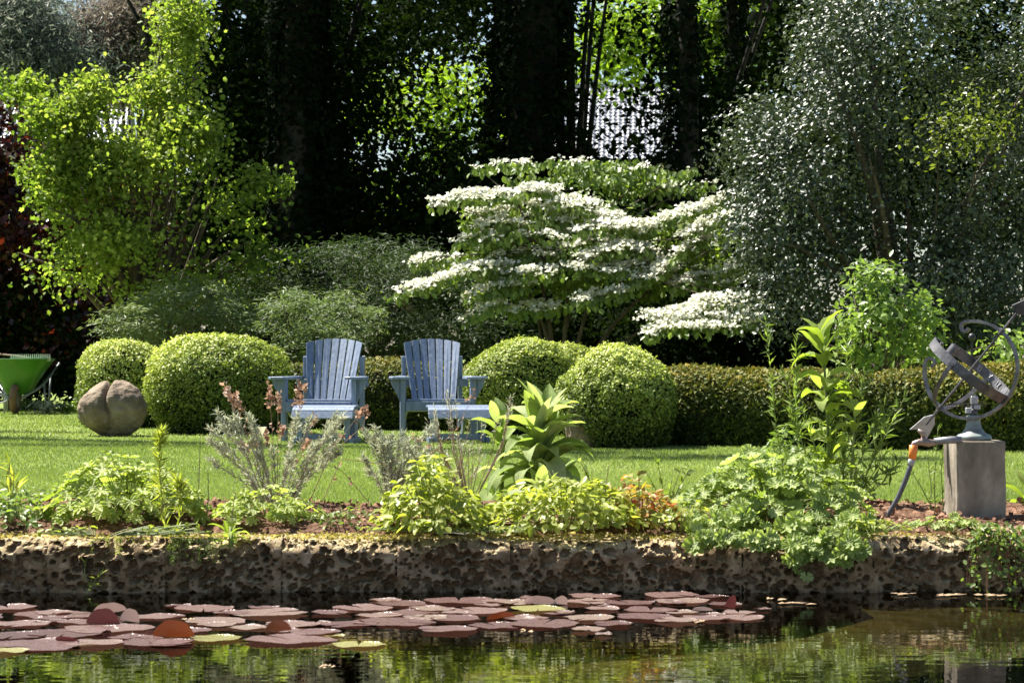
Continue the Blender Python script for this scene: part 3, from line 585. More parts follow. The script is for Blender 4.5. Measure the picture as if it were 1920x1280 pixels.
# clipped yew hedges
def hedge(label, a, b, ha, hb, dep, n, seed):
    a = np.array(a); b = np.array(b); L_ = np.linalg.norm(b - a); u = (b - a) / L_; v = np.array([-u[1], u[0]])
    t = thing('yew_hedge', label, 'hedge', (*(a + b) / 2, GZ)); r = np.random.default_rng(seed); c = (a + b) / 2
    s = r.uniform(0, 1, n); ph = r.uniform(-.35, math.pi * .85, n)     # rounded cross-section angle, 0 = front
    H = ha + (hb - ha) * s + .03 * np.sin(s * L_ * 2.1 + seed) + .02 * np.sin(s * L_ * 5.3)
    e = (np.abs(np.cos(ph)) ** 3.2 + np.abs(np.sin(ph)) ** 3.2) ** (-1 / 3.2)
    yy = -np.cos(ph) * e * dep; zz = .42 * H + np.sin(ph) * e * .58 * H
    zz = np.where(r.random(n) < .25, r.uniform(0.02, .42, n) * H, zz); yy = np.where(zz < .42 * H, -dep * (1 + .0 * yy), yy)
    al = s * L_ + r.normal(size=n) * .02
    pos = np.stack([a[0] + u[0] * al + v[0] * yy - c[0], a[1] + u[1] * al + v[1] * yy - c[1], zz], 1)
    nr = np.stack([v[0] * -np.cos(ph), v[1] * -np.cos(ph), np.sin(ph) * .8 + .15], 1)
    pos += nr * (.03 * wav(pos, 5, seed) + .025 * wav(pos, 17, seed + 1) - .05 * r.random(n))[:, None]
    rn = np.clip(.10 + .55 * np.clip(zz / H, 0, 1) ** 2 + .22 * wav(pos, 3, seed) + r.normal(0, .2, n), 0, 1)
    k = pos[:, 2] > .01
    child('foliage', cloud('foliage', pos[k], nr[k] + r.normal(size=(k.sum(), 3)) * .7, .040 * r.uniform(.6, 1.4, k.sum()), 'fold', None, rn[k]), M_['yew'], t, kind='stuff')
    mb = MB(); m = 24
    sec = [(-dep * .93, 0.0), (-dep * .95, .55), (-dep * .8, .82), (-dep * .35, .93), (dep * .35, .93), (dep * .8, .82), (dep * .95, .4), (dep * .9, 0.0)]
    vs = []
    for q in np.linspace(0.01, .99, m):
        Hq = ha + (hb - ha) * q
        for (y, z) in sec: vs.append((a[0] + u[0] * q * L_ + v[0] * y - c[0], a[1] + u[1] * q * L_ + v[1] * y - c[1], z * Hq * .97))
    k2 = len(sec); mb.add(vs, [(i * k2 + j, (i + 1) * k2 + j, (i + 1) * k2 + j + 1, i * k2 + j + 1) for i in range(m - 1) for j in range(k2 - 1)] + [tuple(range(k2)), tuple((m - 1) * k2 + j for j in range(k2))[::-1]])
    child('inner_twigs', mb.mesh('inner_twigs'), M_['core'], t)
hedge('clipped yew hedge with bronze tips seen between the two blue chairs', ((520 - 960) / F * 25.3, 25.3), ((930 - 960) / F * 24.2, 24.2), .66, .70, .35, 16000, 301)
hedge('long clipped yew hedge with bronze tips behind the sundial', ((1225 - 960) / F * 20.4, 20.6), ((2080 - 960) / F * 18.6, 18.9), .60, .72, .42, 46000, 302)
# low leafy plants along the back edge of the lawn by the wheelbarrow
for i, (px, py, w) in enumerate([(55, 764, 22), (90, 770, 30), (125, 770, 22)]):
    d = gd(py + 6); b = np.array([(px - 960) / F * d, d, GZ]); t = thing('edging_plant', ['small leafy plant growing beside the wheelbarrow wheel', 'low pale leafed plant between two greener ones at the back of the lawn', 'small leafy plant at the lawn back edge next to the cleft boulder'][i], 'plant', b)
    n = 260; pos = rng.normal(size=(n, 3)) * [w / 2.2 / F * d, .06, .035] + [0, 0, .09]; pos[:, 2] = np.abs(pos[:, 2])
    child('foliage', cloud('foliage', pos, rng.normal(size=(n, 3)) * .6 + [0, -.2, 1], .05 * rng.uniform(.6, 1.3, n), 'oval'), M_['choisya' if i != 1 else 'lav'], t, kind='stuff')
    mb = MB(); 
    for k in range(6): e = pos[k]; mb.tube(bez((0, 0, 0), e * [.4, .4, .7], e, 4), .004, 4)
    child('stems', mb.mesh('stems'), M_['stem'], t)

# white flowering viburnum: horizontal tiers
VB = np.array([(1050 - 960) / F * 27.3, 27.3, GZ])
vib = thing('viburnum_shrub', 'layered shrub with horizontal tiers of white lacecap flowers', 'shrub', VB)
tiers = [  # xl, yl, xr, yr (photo px), depth offset, half depth, flower density, brightness irrelevant
 (890, 303, 1110, 292, .5, .35, .10), (960, 325, 1300, 308, .7, .4, .06), (1080, 292, 1240, 300, .9, .3, .04), (1150, 345, 1330, 335, .8, .3, .10), (815, 366, 1050, 346, -.1, .30, 1.0), (1035, 362, 1165, 402, -.2, .3, 1.0),
 (870, 396, 1010, 372, .2, .3, .6), (895, 414, 1085, 398, -.1, .3, .7), (860, 442, 1010, 424, -.2, .3, .55), (1030, 428, 1205, 410, -.4, .3, .9),
 (1195, 424, 1375, 358, -.3, .3, 1.0), (1285, 428, 1385, 392, -.6, .25, 1.0), (1060, 455, 1150, 440, -.5, .2, .7), (738, 541, 945, 480, -.5, .3, 1.0), (780, 482, 905, 462, .1, .25, .5),
 (985, 496, 1215, 490, -.6, .3, 1.0), (1085, 468, 1225, 452, -.6, .25, .9), (1240, 486, 1325, 440, -.6, .25, .9), (875, 545, 990, 520, -.5, .25, .6), (880, 590, 940, 560, -.6, .2, .5),
 (1070, 560, 1182, 532, -.8, .25, 1.0), (1175, 518, 1255, 496, -.7, .25, 1.0), (1208, 582, 1445, 572, -1.3, .35, 1.3), (1215, 606, 1440, 590, -1.5, .3, 1.3), (1290, 560, 1430, 548, -1.2, .3, 1.1), (1350, 505, 1425, 468, -.7, .2, .8), (960, 575, 1060, 560, -.4, .3, .4),
 (1190, 460, 1330, 520, -.3, .3, .6), (930, 470, 1060, 462, -.1, .3, .5), (1250, 520, 1380, 512, -.6, .25, .8), (900, 505, 1000, 498, -.3, .3, .6), (1000, 385, 1100, 380, .0, .3, .6)]
for i, (xl, yl, xr, yr, dd, hd, fl) in enumerate(tiers):
    d = 27.2 + dd; A = P(xl, yl, d); B = P(xr, yr, d); L_ = np.linalg.norm(B - A)
    n = int(230 * L_ * (.6 + hd)); u = rng.random(n)
    v = rng.uniform(-1, 1, n); sag = -.10 * (2 * u - 1) ** 2 * np.sign(.5)
    c = A[None] * (1 - u)[:, None] + B[None] * u[:, None]; sp = hd * (1 - .6 * np.abs(2 * u - 1) ** 2)
    lump = .022 * np.sin(u * L_ * 9 + i) + .016 * np.sin(u * L_ * 23 + 2 * i)
    base = c + np.stack([v * .08, v * sp, -.05 * v ** 2 + lump + sag * .3 + v * .055 * sp / .3], 1)   # tier tips towards the viewer
    lp = base + np.stack([rng.normal(0, .03, n), rng.normal(0, .05, n), rng.uniform(-.10, -.02, n)], 1)
    tg = np.stack([rng.normal(0, .45, n), rng.normal(-.25, .4, n), -1 + rng.normal(0, .35, n)], 1)
    nr = np.stack([rng.normal(0, .5, n), -.9 + rng.normal(0, .4, n), .5 + rng.normal(0, .3, n)], 1)
    o = child('branch_tier', cloud('branch_tier', lp, nr, .080 * rng.uniform(.6, 1.25, n), 'oval', tg, None, VB), M_['vib'], vib, kind='stuff')
    m = int(150 * L_ * fl * (.6 + hd)); m = max(4, m); j = rng.integers(0, n, m); j = j[wav(base[j], 7, 90 + i) + .5 * rng.normal(size=m) > -.35]; m = len(j); hc = base[j] + np.stack([np.zeros(m), np.zeros(m), rng.uniform(-.005, .020, m)], 1)
    q = 9; fp = np.repeat(hc, q, 0) + rng.normal(size=(m * q, 3)) * [.045, .045, .008]
    fn = rng.normal(size=(m * q, 3)) * .4 + [-.25, -.35, .85]
    child('flower_heads', cloud('flower_heads', fp, fn, .050 * rng.uniform(.6, 1.2, m * q), 'petal', None, None, VB), M_['white'], o, kind='stuff')
fb = [PB(950, 440, 27.5, 110, 60, .35), PB(1100, 430, 27.6, 150, 90, .4), PB(1270, 450, 27.4, 110, 60, .35), PB(1080, 530, 27.2, 170, 45, .4), PB(940, 560, 27.1, 60, 35, .25), PB(1150, 335, 27.9, 150, 30, .3), PB(1330, 500, 27, 80, 50, .3)]
pos, out, _ = blob_cloud(fb, 5000, .10, .30, .1, 22, 401)
child('inner_foliage', cloud('inner_foliage', pos, rng.normal(size=pos.shape) * .5 + [0, -.6, .6], .085 * rng.uniform(.6, 1.25, len(pos)), 'oval', rng.normal(size=pos.shape) * .5 + [0, -.2, -.8], None, VB), M_['vib'], vib, kind='stuff')
mb = MB()
for (x0, x1, yt) in [(1055, 1068, 520), (1015, 1000, 560), (1040, 1120, 400), (1060, 1180, 420), (1062, 940, 470), (1058, 1330, 470), (1050, 960, 350), (1080, 1300, 570)]:
    a = VB + [(x0 - 1050) / F * 27, rng.uniform(-.2, .2), 0]; e = P(x1, yt, 27.1)
    mb.tube(bez(a - [0, 0, .05], a * .5 + e * .5 + [(1050 - x1) / F * 9, 0, .25], e, 9), np.linspace(.035, .012, 9), 6)
for (xl, yl, xr, yr, dd, hd, fl) in tiers:
    s = P(1055, 480, 27.1); A = P(xl if abs(xl - 1055) > abs(xr - 1055) else xr, yl if abs(xl - 1055) > abs(xr - 1055) else yr, 27.2 + dd) - [0, 0, .04]
    mb.tube(bez(s, (s + A) / 2 + [0, 0, .1], A, 8), np.linspace(.014, .004, 8), 5)
child('stems', mb.mesh('stems', True, VB), M_['bark'], vib)

# ---------------------------------------------------------------- far houses with tiled roofs
def house(label, px0, px1, ridge, eave, d, zb, rot):
    x0, x1 = (px0 - 960) / F * d, (px1 - 960) / F * d; zr = 1 - (ridge - HZ) / F * d; ze = 1 - (eave - HZ) / F * d
    W = x1 - x0; run = (zr - ze) * 1.15; t = thing('house', label, 'house', ((x0 + x1) / 2, d, GZ), rot)
    zr -= GZ; ze -= GZ
    mb = MB(); mb.box((0, run, ze / 2), (W * .97, run * 1.8, ze)); wl = child('wall', mb.mesh('wall'), M_['brick'], t)
    mb = MB(); mb.add([(-W / 2, 0, ze - .05), (W / 2, 0, ze - .05), (W / 2, run, zr - .05), (-W / 2, run, zr - .05), (-W / 2, 2 * run, ze - .05), (W / 2, 2 * run, ze - .05)], [(0, 1, 2, 3), (3, 2, 5, 4)])
    rf = child('roof', mb.mesh('roof'), M_['slate'], t)
    # interlocking tiles: one curved tile, laid in courses
    cw, ch = .20, .24; sl_ = math.hypot(run, zr - ze); rows = int(sl_ / ch); cols = int(W / cw); ang = math.atan2(zr - ze, run)
    prof = [(-.10, .0), (-.07, .035), (-.02, .05), (.03, .03), (.06, .005), (.102, .0)]; mb = MB()
    for j in range(rows):
        for i in range(cols):
            cx = -W / 2 + (i + .5) * cw; s0 = j * ch; s1 = s0 + ch * 1.12; vs = []
            for s_, lift in ((s0, .045), (s1, .012)):
                for (u, h) in prof: vs.append((cx + u, s_ * math.cos(ang) - (h + lift) * math.sin(ang), ze + s_ * math.sin(ang) + (h + lift) * math.cos(ang)))
            k = len(prof)
            for (u, h) in prof: vs.append((cx + u, s0 * math.cos(ang) - .005 * math.sin(ang), ze + s0 * math.sin(ang) + .005 * math.cos(ang)))
            mb.add(vs, [(q, q + 1, k + q + 1, k + q) for q in range(k - 1)] + [(2 * k + q, 2 * k + q + 1, q + 1, q) for q in range(k - 1)])
    child('tiles', mb.mesh('tiles'), M_['slate'], rf, kind='stuff')
    mb = MB(); mb.tube([(-W / 2, run, zr + .02), (W / 2, run, zr + .02)], .13, 8); child('ridge_tiles', mb.mesh('ridge_tiles'), M_['slate'], rf)
house('house with sunlit grey tiled roof seen between the dark ivy-clad trunks', 980, 1420, 142, 300, 92, 0, R(-4))
house('house with a grey tiled roof ridge under the distant pines', -160, 240, 186, 270, 92, 0, R(4))

# ---------------------------------------------------------------- chairs and footstools
def make_chair(label, loc, yaw):
    t = thing('garden_chair', label, 'chair', loc, yaw); pm = M_['paint']
    lean = R(31); cl, sl2 = math.cos(lean), math.sin(lean); k = 1.15; y0, z0 = .17, .27
    Ht = lambda x: .765 - 1.35 * x * x
    for i in range(-3, 4):
        xb, xt = i * .0555, i * .0765; wb, wt = .046, .0645
        ol = [(xb - wb / 2, 0), (xb + wb / 2, 0), (xt + wt / 2, Ht(xt + wt / 2)), (xt, Ht(xt) + .001), (xt - wt / 2, Ht(xt - wt / 2))]
        def fn(c, xb=xb, xt=xt):
            f = c.y / .7; xc = xb + (xt - xb) * f; y = -k * xc * xc * (.4 + .6 * f) - 2 * k * xc * (.4 + .6 * f) * (c.x - xc) + c.z
            return (c.x, y0 + y * cl + c.y * sl2, z0 + c.y * cl - y * sl2)
        child('back_slat', prism(ol, 0, .02, .003, fn), pm, t)
    # seat boards slope down to the back
    for j in range(6):
        y = -.285 + j * .083; z = .362 - j * .018
        child('seat_slat', boxm(.56, .075, .02, .003, Matrix.Translation((0, y, z)) @ Matrix.Rotation(-.21, 4, 'X')), pm, t)
    child('front_apron', boxm(.58, .022, .085, .003, Matrix.Translation((0, -.335, .315))), pm, t)
    for s in (-1, 1):
        ol = [(-.40, .56), (-.39, .50), (-.34, .488)]                              # arm outline (y, x) mirrored per side
        pts = [(-.42, .30), (-.40, .25), (.30, .27), (.42, .28), (.43, .33), (.30, .335), (-.05, .375), (-.25, .43), (-.36, .445), (-.41, .41)]
        child('arm', prism([(s * x, y) for y, x in pts], .555, .58, .004), pm, t)
        child('front_leg', boxm(.045, .10, .555, .004, Matrix.Translation((s * .3155, -.27, .2775))), pm, t)
        br = prism([(0, 0), (.085, 0), (.075, -.05), (.03, -.13), (0, -.20)], -.012, .012, .002, lambda c, s=s: (s * (.339 + c.x), -.27 + c.z, .553 + c.y))
        child('arm_bracket', br, pm, t)
        sr = prism([(-.34, .27), (-.34, .355), (-.20, .345), (.20, .25), (.58, .03), (.58, .0), (.46, .0), (.10, .17)], -.011, .011, .003, lambda c, s=s: (s * .281 + c.z, c.x, c.y))
        child('side_rail', sr, pm, t)
        child('rear_post', boxm(.04, .07, .66, .004, Matrix.Translation((s * .262, .445, .43))), pm, t)
    ol = [(x, -k * .5 * x * x) for x in np.linspace(-.285, .285, 9)] + [(x, .045 - k * .5 * x * x) for x in np.linspace(.285, -.285, 9)]
    yb = y0 + (.74 - z0) * math.tan(lean) + .06
    child('back_brace', prism(ol, .715, .765, .003, lambda c: (c.x, c.y + yb, c.z)), pm, t)
    child('arm_brace', boxm(.66, .022, .07, .003, Matrix.Translation((0, .375, .517))), pm, t)
    return t
def make_stool(label, loc, yaw):
    t = thing('footstool', label, 'footstool', loc, yaw); pm = M_['paint']
    for y, z, a in [(.16, .318, -.12), (.085, .322, .0), (.01, .322, .0), (-.066, .318, .12), (-.138, .298, .42), (-.188, .25, 1.05)]:
        child('top_slat', boxm(.54, .07, .018, .003, Matrix.Translation((0, y, z)) @ Matrix.Rotation(a, 4, 'X')), pm, t)
    for s in (-1, 1):
        ol = [(.21, .308), (-.08, .310), (-.15, .285), (-.19, .225), (-.15, .22), (.21, .25)]
        child('side_panel', prism(ol, -.011, .011, .002, lambda c, s=s: (s * .235 + c.z, c.x, c.y - .004)), pm, t)
        for y in (-.13, .17): child('leg', boxm(.045, .05, .26, .003, Matrix.Translation((s * .208, y, .145))), pm, t)
        child('foot_rail', boxm(.035, .42, .05, .003, Matrix.Translation((s * .252, .02, .026))), pm, t)
    child('cross_rail', boxm(.38, .025, .05, .003, Matrix.Translation((0, -.125, .06))), pm, t)
    return t
yl, yr = R(-6), R(6)
make_chair('blue-grey slatted garden armchair beside the largest box bush', ((607 - 960) / F * 21.2, 21.35, GZ), yl)
make_chair('blue-grey slatted garden armchair half hidden by the large foxglove', ((816 - 960) / F * 21.5, 21.6, GZ), yr)
make_stool('blue-grey slatted footstool before the chair next to the largest box bush', ((611 - 960) / F * 20.75, 20.78, GZ), yl)
make_stool('blue-grey slatted footstool partly covered by the large foxglove', ((858 - 960) / F * 20.75, 20.85, GZ), yr)

# ---------------------------------------------------------------- boulders
def boulder(name, label, px, py_bot, wpx, hpx, dep, seed, cleft):
    d = gd(py_bot); x = (px - 960) / F * d; rx = wpx / 2 / F * d; rz = hpx / 2 / F * d
    t = np.array([x, d + dep, GZ]); bm = bmesh.new(); bmesh.ops.create_icosphere(bm, subdivisions=5, radius=1)
    v = np.array([q.co for q in bm.verts]); r = 1 + .05 * wav(v, 2.4, seed) + .03 * wav(v, 6, seed + 1) + .018 * wav(v, 17, seed + 2) + .005 * wav(v, 45, seed + 3)
    r -= .02 * np.floor(wav(v, 3.2, seed + 6) * 2)                      # chipped facets
    if cleft:
        g = v[:, 0] + .02 + .10 * np.sin(v[:, 2] * 3) ; r -= .30 * np.exp(-(g / .075) ** 2) * np.clip(v[:, 2] * .8 - v[:, 1] * .7 + .35, 0, 1)
        g2 = v[:, 0] - .45 + .2 * v[:, 2]; r -= .05 * np.exp(-(g2 / .12) ** 2) * np.clip(-v[:, 1], 0, 1)
    v = v * r[:, None] * [rx, dep, rz]; v[:, 2] += rz * .93; v[:, 2] = np.maximum(v[:, 2], -.02)
    for q, c in zip(bm.verts, v): q.co = c
    o = child(name, bm_mesh(bm, name, True), M_['boulder']); o.location = t.tolist(); return props(o, label, 'boulder')
boulder('boulder', 'round brown boulder split by a deep cleft on the lawn', 201, 819, 130, 110, .28, 51, True)
boulder('boulder', 'smaller smooth grey boulder half hidden by the foxglove at the foot of a box bush', 1098, 842, 76, 96, .18, 57, False)

# ---------------------------------------------------------------- wheelbarrow and rake
d = gd(776); WX = (32 - 960) / F * d
wb = thing('wheelbarrow', 'green plastic wheelbarrow with tan wheel at the back edge of the lawn', 'wheelbarrow', (WX, d, GZ))
bm = bmesh.new(); rings = []
for (hx, hy, z, yo) in [(.14, .2, .26, .10), (.27, .32, .50, .18), (.41, .44, .715, .22), (.425, .455, .72, .22), (.425, .455, .735, .22), (.395, .425, .735, .22), (.26, .30, .50, .18), (.12, .18, .275, .10)]:
    ring = []
    for a in range(24):
        w = 2 * math.pi * a / 24; cx, sy = math.cos(w), math.sin(w); e = (abs(cx) ** 4 + abs(sy) ** 4) ** -.25
        ring.append(bm.verts.new((hx * cx * e, yo + hy * sy * e, z)))
    rings.append(ring)
for a, b in zip(rings, rings[1:]):
    for i in range(24): bm.faces.new((a[i], a[(i + 1) % 24], b[(i + 1) % 24], b[i]))
bm.faces.new(rings[0][::-1]); bm.faces.new(rings[-1])
child('tub', bm_mesh(bm, 'tub', True), M_['tub'], wb)
mb = MB(); r1, r2 = .15, .05
vs = [((math.cos(b) * r2), (r1 + math.sin(b) * r2) * math.cos(a), (r1 + math.sin(b) * r2) * math.sin(a) + .20) for a in np.linspace(0, 6.283, 25)[:-1] for b in np.linspace(0, 6.283, 9)[:-1]]
mb.add(vs, [(i * 8 + j, ((i + 1) % 24) * 8 + j, ((i + 1) % 24) * 8 + (j + 1) % 8, i * 8 + (j + 1) % 8) for i in range(24) for j in range(8)])
wh = child('wheel', mb.mesh('wheel', True), M_['tyre'], wb, Matrix.Translation((0, -.12, 0)))
mb = MB(); mb.tube([(-.04, 0, .2), (.04, 0, .2)], .11, 14); child('rim', mb.mesh('rim'), M_['steel'], wh)
for s in (-1, 1):
    mb = MB(); mb.tube([(s * .08, -.12, .20), (s * .14, .02, .25), (s * .30, .25, .40), (s * .44, .60, .66), (s * .42, .72, .68), (s * .33, 1.25, .66)], .014, 8); child('frame_tube', mb.mesh('frame_tube', True), M_['steel'], wb)
    mb = MB(); mb.tube(bez((s * .42, .50, .62), (s * .36, -.02, .30), (s * .08, -.13, .235), 8), .012, 8); child('frame_brace', mb.mesh('frame_brace', True), M_['steel'], wb)
    mb = MB(); mb.tube([(s * .26, .5, .42), (s * .28, .55, .015), (s * .28, .72, .012), (s * .30, .75, .5)], .013, 8); child('leg', mb.mesh('leg', True), M_['steel'], wb)
rk = thing('garden_rake', 'white-toothed garden rake lying across the green wheelbarrow tub', 'rake', (WX, d - .02, GZ + .74))
mb = MB(); mb.box((.18, 0, .0), (.54, .025, .022)); child('rake_bar', mb.mesh('rake_bar'), M_['steel'], rk)
for i in range(21):
    mb = MB(); x = -.07 + i * .0255; mb.tube([(x, 0, -.04), (x, -.012, .02), (x, -.01, .055)], [.006, .007, .005], 6); child('tine', mb.mesh('tine'), M_['tine'], rk)
mb = MB(); mb.tube([(.18, 0, .0), (-.1, .5, .03), (-.55, 1.3, .06)], .014, 8); child('handle', mb.mesh('handle'), M_['twig'], rk)
hp = thing('garden_hoop', 'thin metal hoop standing against the wheelbarrow at the lawn edge', 'hoop', (WX - .22, d - .35, GZ))
mb = MB(); mb.tube([(.17 * math.cos(a), .10 * math.sin(a), .20 + .05 * math.sin(a * 1)) for a in np.linspace(0, 6.2832, 25)], .009, 6); child('ring', mb.mesh('ring'), M_['steel'], hp)
for s in (-1, 1):
    mb = MB(); mb.tube([(.12 * s, 0, .20), (.12 * s, .02, 0)], .008, 6); child('hoop_leg', mb.mesh('hoop_leg'), M_['steel'], hp)

# ---------------------------------------------------------------- pedestal, armillary sundial, tap and hose
PD = 10.62; pz = 1 - (827 - HZ) / F * PD
PX = (1829 - 960) / F * (PD + .12); pc = np.array([PX, PD + .14, .22])
ped = prism([(-.112, -.112), (.112, -.112), (.112, .112), (-.112, .112)], 0, pz - .22, .006, None, 'pedestal')
bm = bmesh.new(); bm.from_mesh(ped); bmesh.ops.subdivide_edges(bm, edges=bm.edges[:], cuts=6, use_grid_fill=True)
for v_ in bm.verts:
    q = np.array([v_.co[:]]); v_.co += Vector((float(wav(q, 20, 4)[0]), float(wav(q, 20, 5)[0]), 0)) * .0025
me = bm_mesh(bm, 'pedestal'); po = child('pedestal', me, M_['concrete']); po.location = pc.tolist(); po.rotation_euler = (0, 0, R(5))
props(po, 'weathered square concrete post carrying the armillary sundial', 'pedestal')
SR = .222; SC = P(1820, 693, PD + .14)
sd = thing('armillary_sundial', 'grey iron armillary sundial with an arrow through its rings on the concrete post', 'sundial', (PX - .005, pc[1], pz))
so_ = np.array(sd.location); ctr = SC - so_
mvec = Vector((-.53, -.84, .12)).normalized(); avec = (Vector((.70, 0, .70)) - mvec * Vector((.70, 0, .70)).dot(mvec)).normalized()
bvec = avec.cross(mvec).normalized()
if bvec.z > 0: bvec = -bvec
mv, av, bv = np.array(mvec), np.array(avec), np.array(bvec)
def band(e1, e2, e3, a0, a1, rad, thick, width, n=44, taper=False):
    mb = MB(); vs = []
    for a in np.linspace(a0, a1, n):
        rd = math.cos(a) * e1 + math.sin(a) * e2
        for (r_, w_) in ((rad - thick / 2, -width / 2), (rad + thick / 2, -width / 2), (rad + thick / 2, width / 2), (rad - thick / 2, width / 2)):
            vs.append(ctr + rd * r_ + e3 * w_)
    mb.add(vs, [(i * 4 + j, i * 4 + (j + 1) % 4, i * 4 + 4 + (j + 1) % 4, i * 4 + 4 + j) for i in range(n - 1) for j in range(4)] + [(3, 2, 1, 0), tuple((n - 1) * 4 + j for j in range(4))]); return mb
def scroll(mb, e1, e2, e3, a, rad, sgn, width, thick):  # curl at a band's end
    rd = math.cos(a) * e1 + math.sin(a) * e2; tg = sgn * (-math.sin(a) * e1 + math.cos(a) * e2); R0 = .026; c = ctr + rd * (rad - R0); vs = []; n = 18
    for i in range(n):
        w = i / (n - 1) * 4.3; rr = R0 * (1 - .45 * i / (n - 1)); q = c + rd * rr * math.cos(w) + tg * rr * math.sin(w); nd = rd * math.cos(w) + tg * math.sin(w)
        for (r_, w_) in ((-thick / 2, -width / 2), (thick / 2, -width / 2), (thick / 2, width / 2), (-thick / 2, width / 2)): vs.append(q + nd * r_ + e3 * w_)
    mb.add(vs, [(i * 4 + j, i * 4 + (j + 1) % 4, i * 4 + 4 + (j + 1) % 4, i * 4 + 4 + j) for i in range(n - 1) for j in range(4)] + [(3, 2, 1, 0), tuple((n - 1) * 4 + j for j in range(4))])
mb = band(bv, av, mv, R(-150), R(138), SR, .013, .022); scroll(mb, bv, av, mv, R(138), SR, 1, .022, .013); scroll(mb, bv, av, mv, R(-150), SR, -1, .022, .013)
child('meridian_ring', mb.mesh('meridian_ring'), M_['iron'], sd)
mb = band(bv, mv, av, R(-148), R(150), SR - .006, .006, .046); scroll(mb, bv, mv, av, R(150), SR - .006, 1, .044, .006); scroll(mb, bv, mv, av, R(-148), SR - .006, -1, .044, .006)
eq = child('hour_band', mb.mesh('hour_band'), M_['iron'], sd)
mb = band(mv, -av, bv, 0, math.pi, SR + .004, .006, .020); child('polar_band', mb.mesh('polar_band'), M_['iron'], sd)
# Roman hour numerals standing on the inside of the far arm of the hour band
numer = ['VI', 'VII', 'VIII', 'IX', 'X', 'XI']
for i, tx in enumerate(numer):
    a0 = R(-18 - i * 17); mb = MB(); adv = 0
    rd = math.cos(a0) * bv + math.sin(a0) * mv; tg = -math.sin(a0) * bv + math.cos(a0) * mv; o0 = ctr + rd * (SR - .0115)
    def stroke(u0, v0, u1, v1):
        mb.tube([o0 + tg * u0 + av * v0, o0 + tg * u1 + av * v1], .0022, 4)
    u = -.006 * len(tx)
    for ch in tx:
        if ch == 'I': stroke(u, -.015, u, .015); u += .009
        elif ch == 'V': stroke(u, .015, u + .006, -.015); stroke(u + .012, .015, u + .006, -.015); u += .018
        else: stroke(u, .015, u + .012, -.015); stroke(u, -.015, u + .012, .015); u += .018
    child('hour_numeral', mb.mesh('hour_numeral'), M_['ironlight'], eq)
ax = lambda s: ctr + av * s
mb = MB(); mb.tube([ax(-.325), ax(.35)], .0055, 8); child('gnomon_rod', mb.mesh('gnomon_rod'), M_['iron'], sd)
side = np.cross(av, np.array([.25, -1, .1])); side /= np.linalg.norm(side); nrm_ = np.cross(side, av)
def flatp(pts, name, mat):
    mb = MB(); vs = [ax(s) + side * w + nrm_ * h for h in (-.003, .003) for (s, w) in pts]; k = len(pts)
    mb.add(vs, [tuple(range(k))[::-1], tuple(range(k, 2 * k))] + [(i, (i + 1) % k, k + (i + 1) % k, k + i) for i in range(k)]); child(name, mb.mesh(name), M_[mat], sd)
flatp([(.33, .010), (.345, .040), (.395, .012), (.425, 0), (.395, -.012), (.345, -.040), (.33, -.010)], 'arrow_head', 'iron')
flatp([(-.27, .006), (-.30, .030), (-.385, .046), (-.362, .015), (-.372, 0), (-.362, -.015), (-.385, -.046), (-.30, -.030), (-.27, -.006)], 'arrow_fletching', 'ironlight')
for s in (-.222, .222):
    mb = MB(); mb.tube([ax(s - .012), ax(s + .012)], .014, 8); child('collar', mb.mesh('collar'), M_['iron'], sd)
mb = MB(); mb.lathe([(.080, .002), (.082, .016), (.072, .026), (.052, .034), (.038, .055), (.031, .080), (.029, .100), (.036, .103), (.036, .112), (.020, .114)], 28); child('base', mb.mesh('base', True), M_['verdigris'], sd)
mb = MB(); mb.lathe([(.018, .108), (.018, .135), (.013, .138), (.013, .195), (.016, .198), (.016, .205)], 16); child('neck', mb.mesh('neck', True), M_['iron'], sd)
for (a, b, c, q, w) in [(-.026, -.012, .135, .026, .026), (.012, -.018, .150, .028, .020), (0, -.012, .182, .032, .036)]:
    child('bracket_nut', boxm(q, .03, w, .003, Matrix.Translation((a, b, c))), M_['ironlight'], sd)
for i, z in enumerate((.160, .150, .166)):
    mb = MB(); mb.tube([(-.115 + .01 * i, .10, z - .004), (.085, .10 + .02 * i, z + .006)], .0022, 5); child('cross_wire', mb.mesh('cross_wire'), M_['black'], sd)
# stake with a ball finial behind the hedge front
d = 17.6; b = np.array([(1820 - 960) / F * d, d, GZ]); st = thing('garden_stake', 'thin dark garden stake with a ball top standing behind the sundial', 'stake', b)
zt = 1 - (632 - HZ) / F * d - GZ; mb = MB(); mb.tube([(0, 0, -.1), (.01, 0, zt)], .008, 6); child('rod', mb.mesh('rod'), M_['black'], st)
mb = MB(); mb.lathe([(.003, -.03), (.02, -.024), (.03, 0), (.02, .024), (.003, .03)], 12, (.01, 0, zt)); child('ball', mb.mesh('ball', True), M_['black'], st)
# tap, connector, hose
q = lambda zx, zy, dd=PD + .02: P(1600 + zx * .3516, 560 + zy * .3516, dd)
tb = q(440, 765); tp = thing('garden_tap', 'old brass garden tap on a lead pipe joined to the concrete post', 'tap', tb)
mb = MB(); mb.tube([q(575, 752), q(520, 752), q(432, 760)], [.0165, .0165, .0155], 12); child('pipe', mb.mesh('pipe', True, tb), M_['lead'], tp)
mb = MB(); mb.tube([q(440, 765), q(400, 768), q(350, 763), q(325, 772), q(318, 795)], [.012, .017, .014, .0135, .0135], 12); child('tap_body', mb.mesh('tap_body', True, tb), M_['brass'], tp)
mb = MB(); mb.tube([q(372, 765), q(373, 738)], [.012, .010], 10); mb.tube([q(345, 700), q(362, 710), q(376, 725), q(388, 728)], [.006, .011, .015, .006], 10); child('tap_handle', mb.mesh('tap_handle', True, tb), M_['brass'], tp)
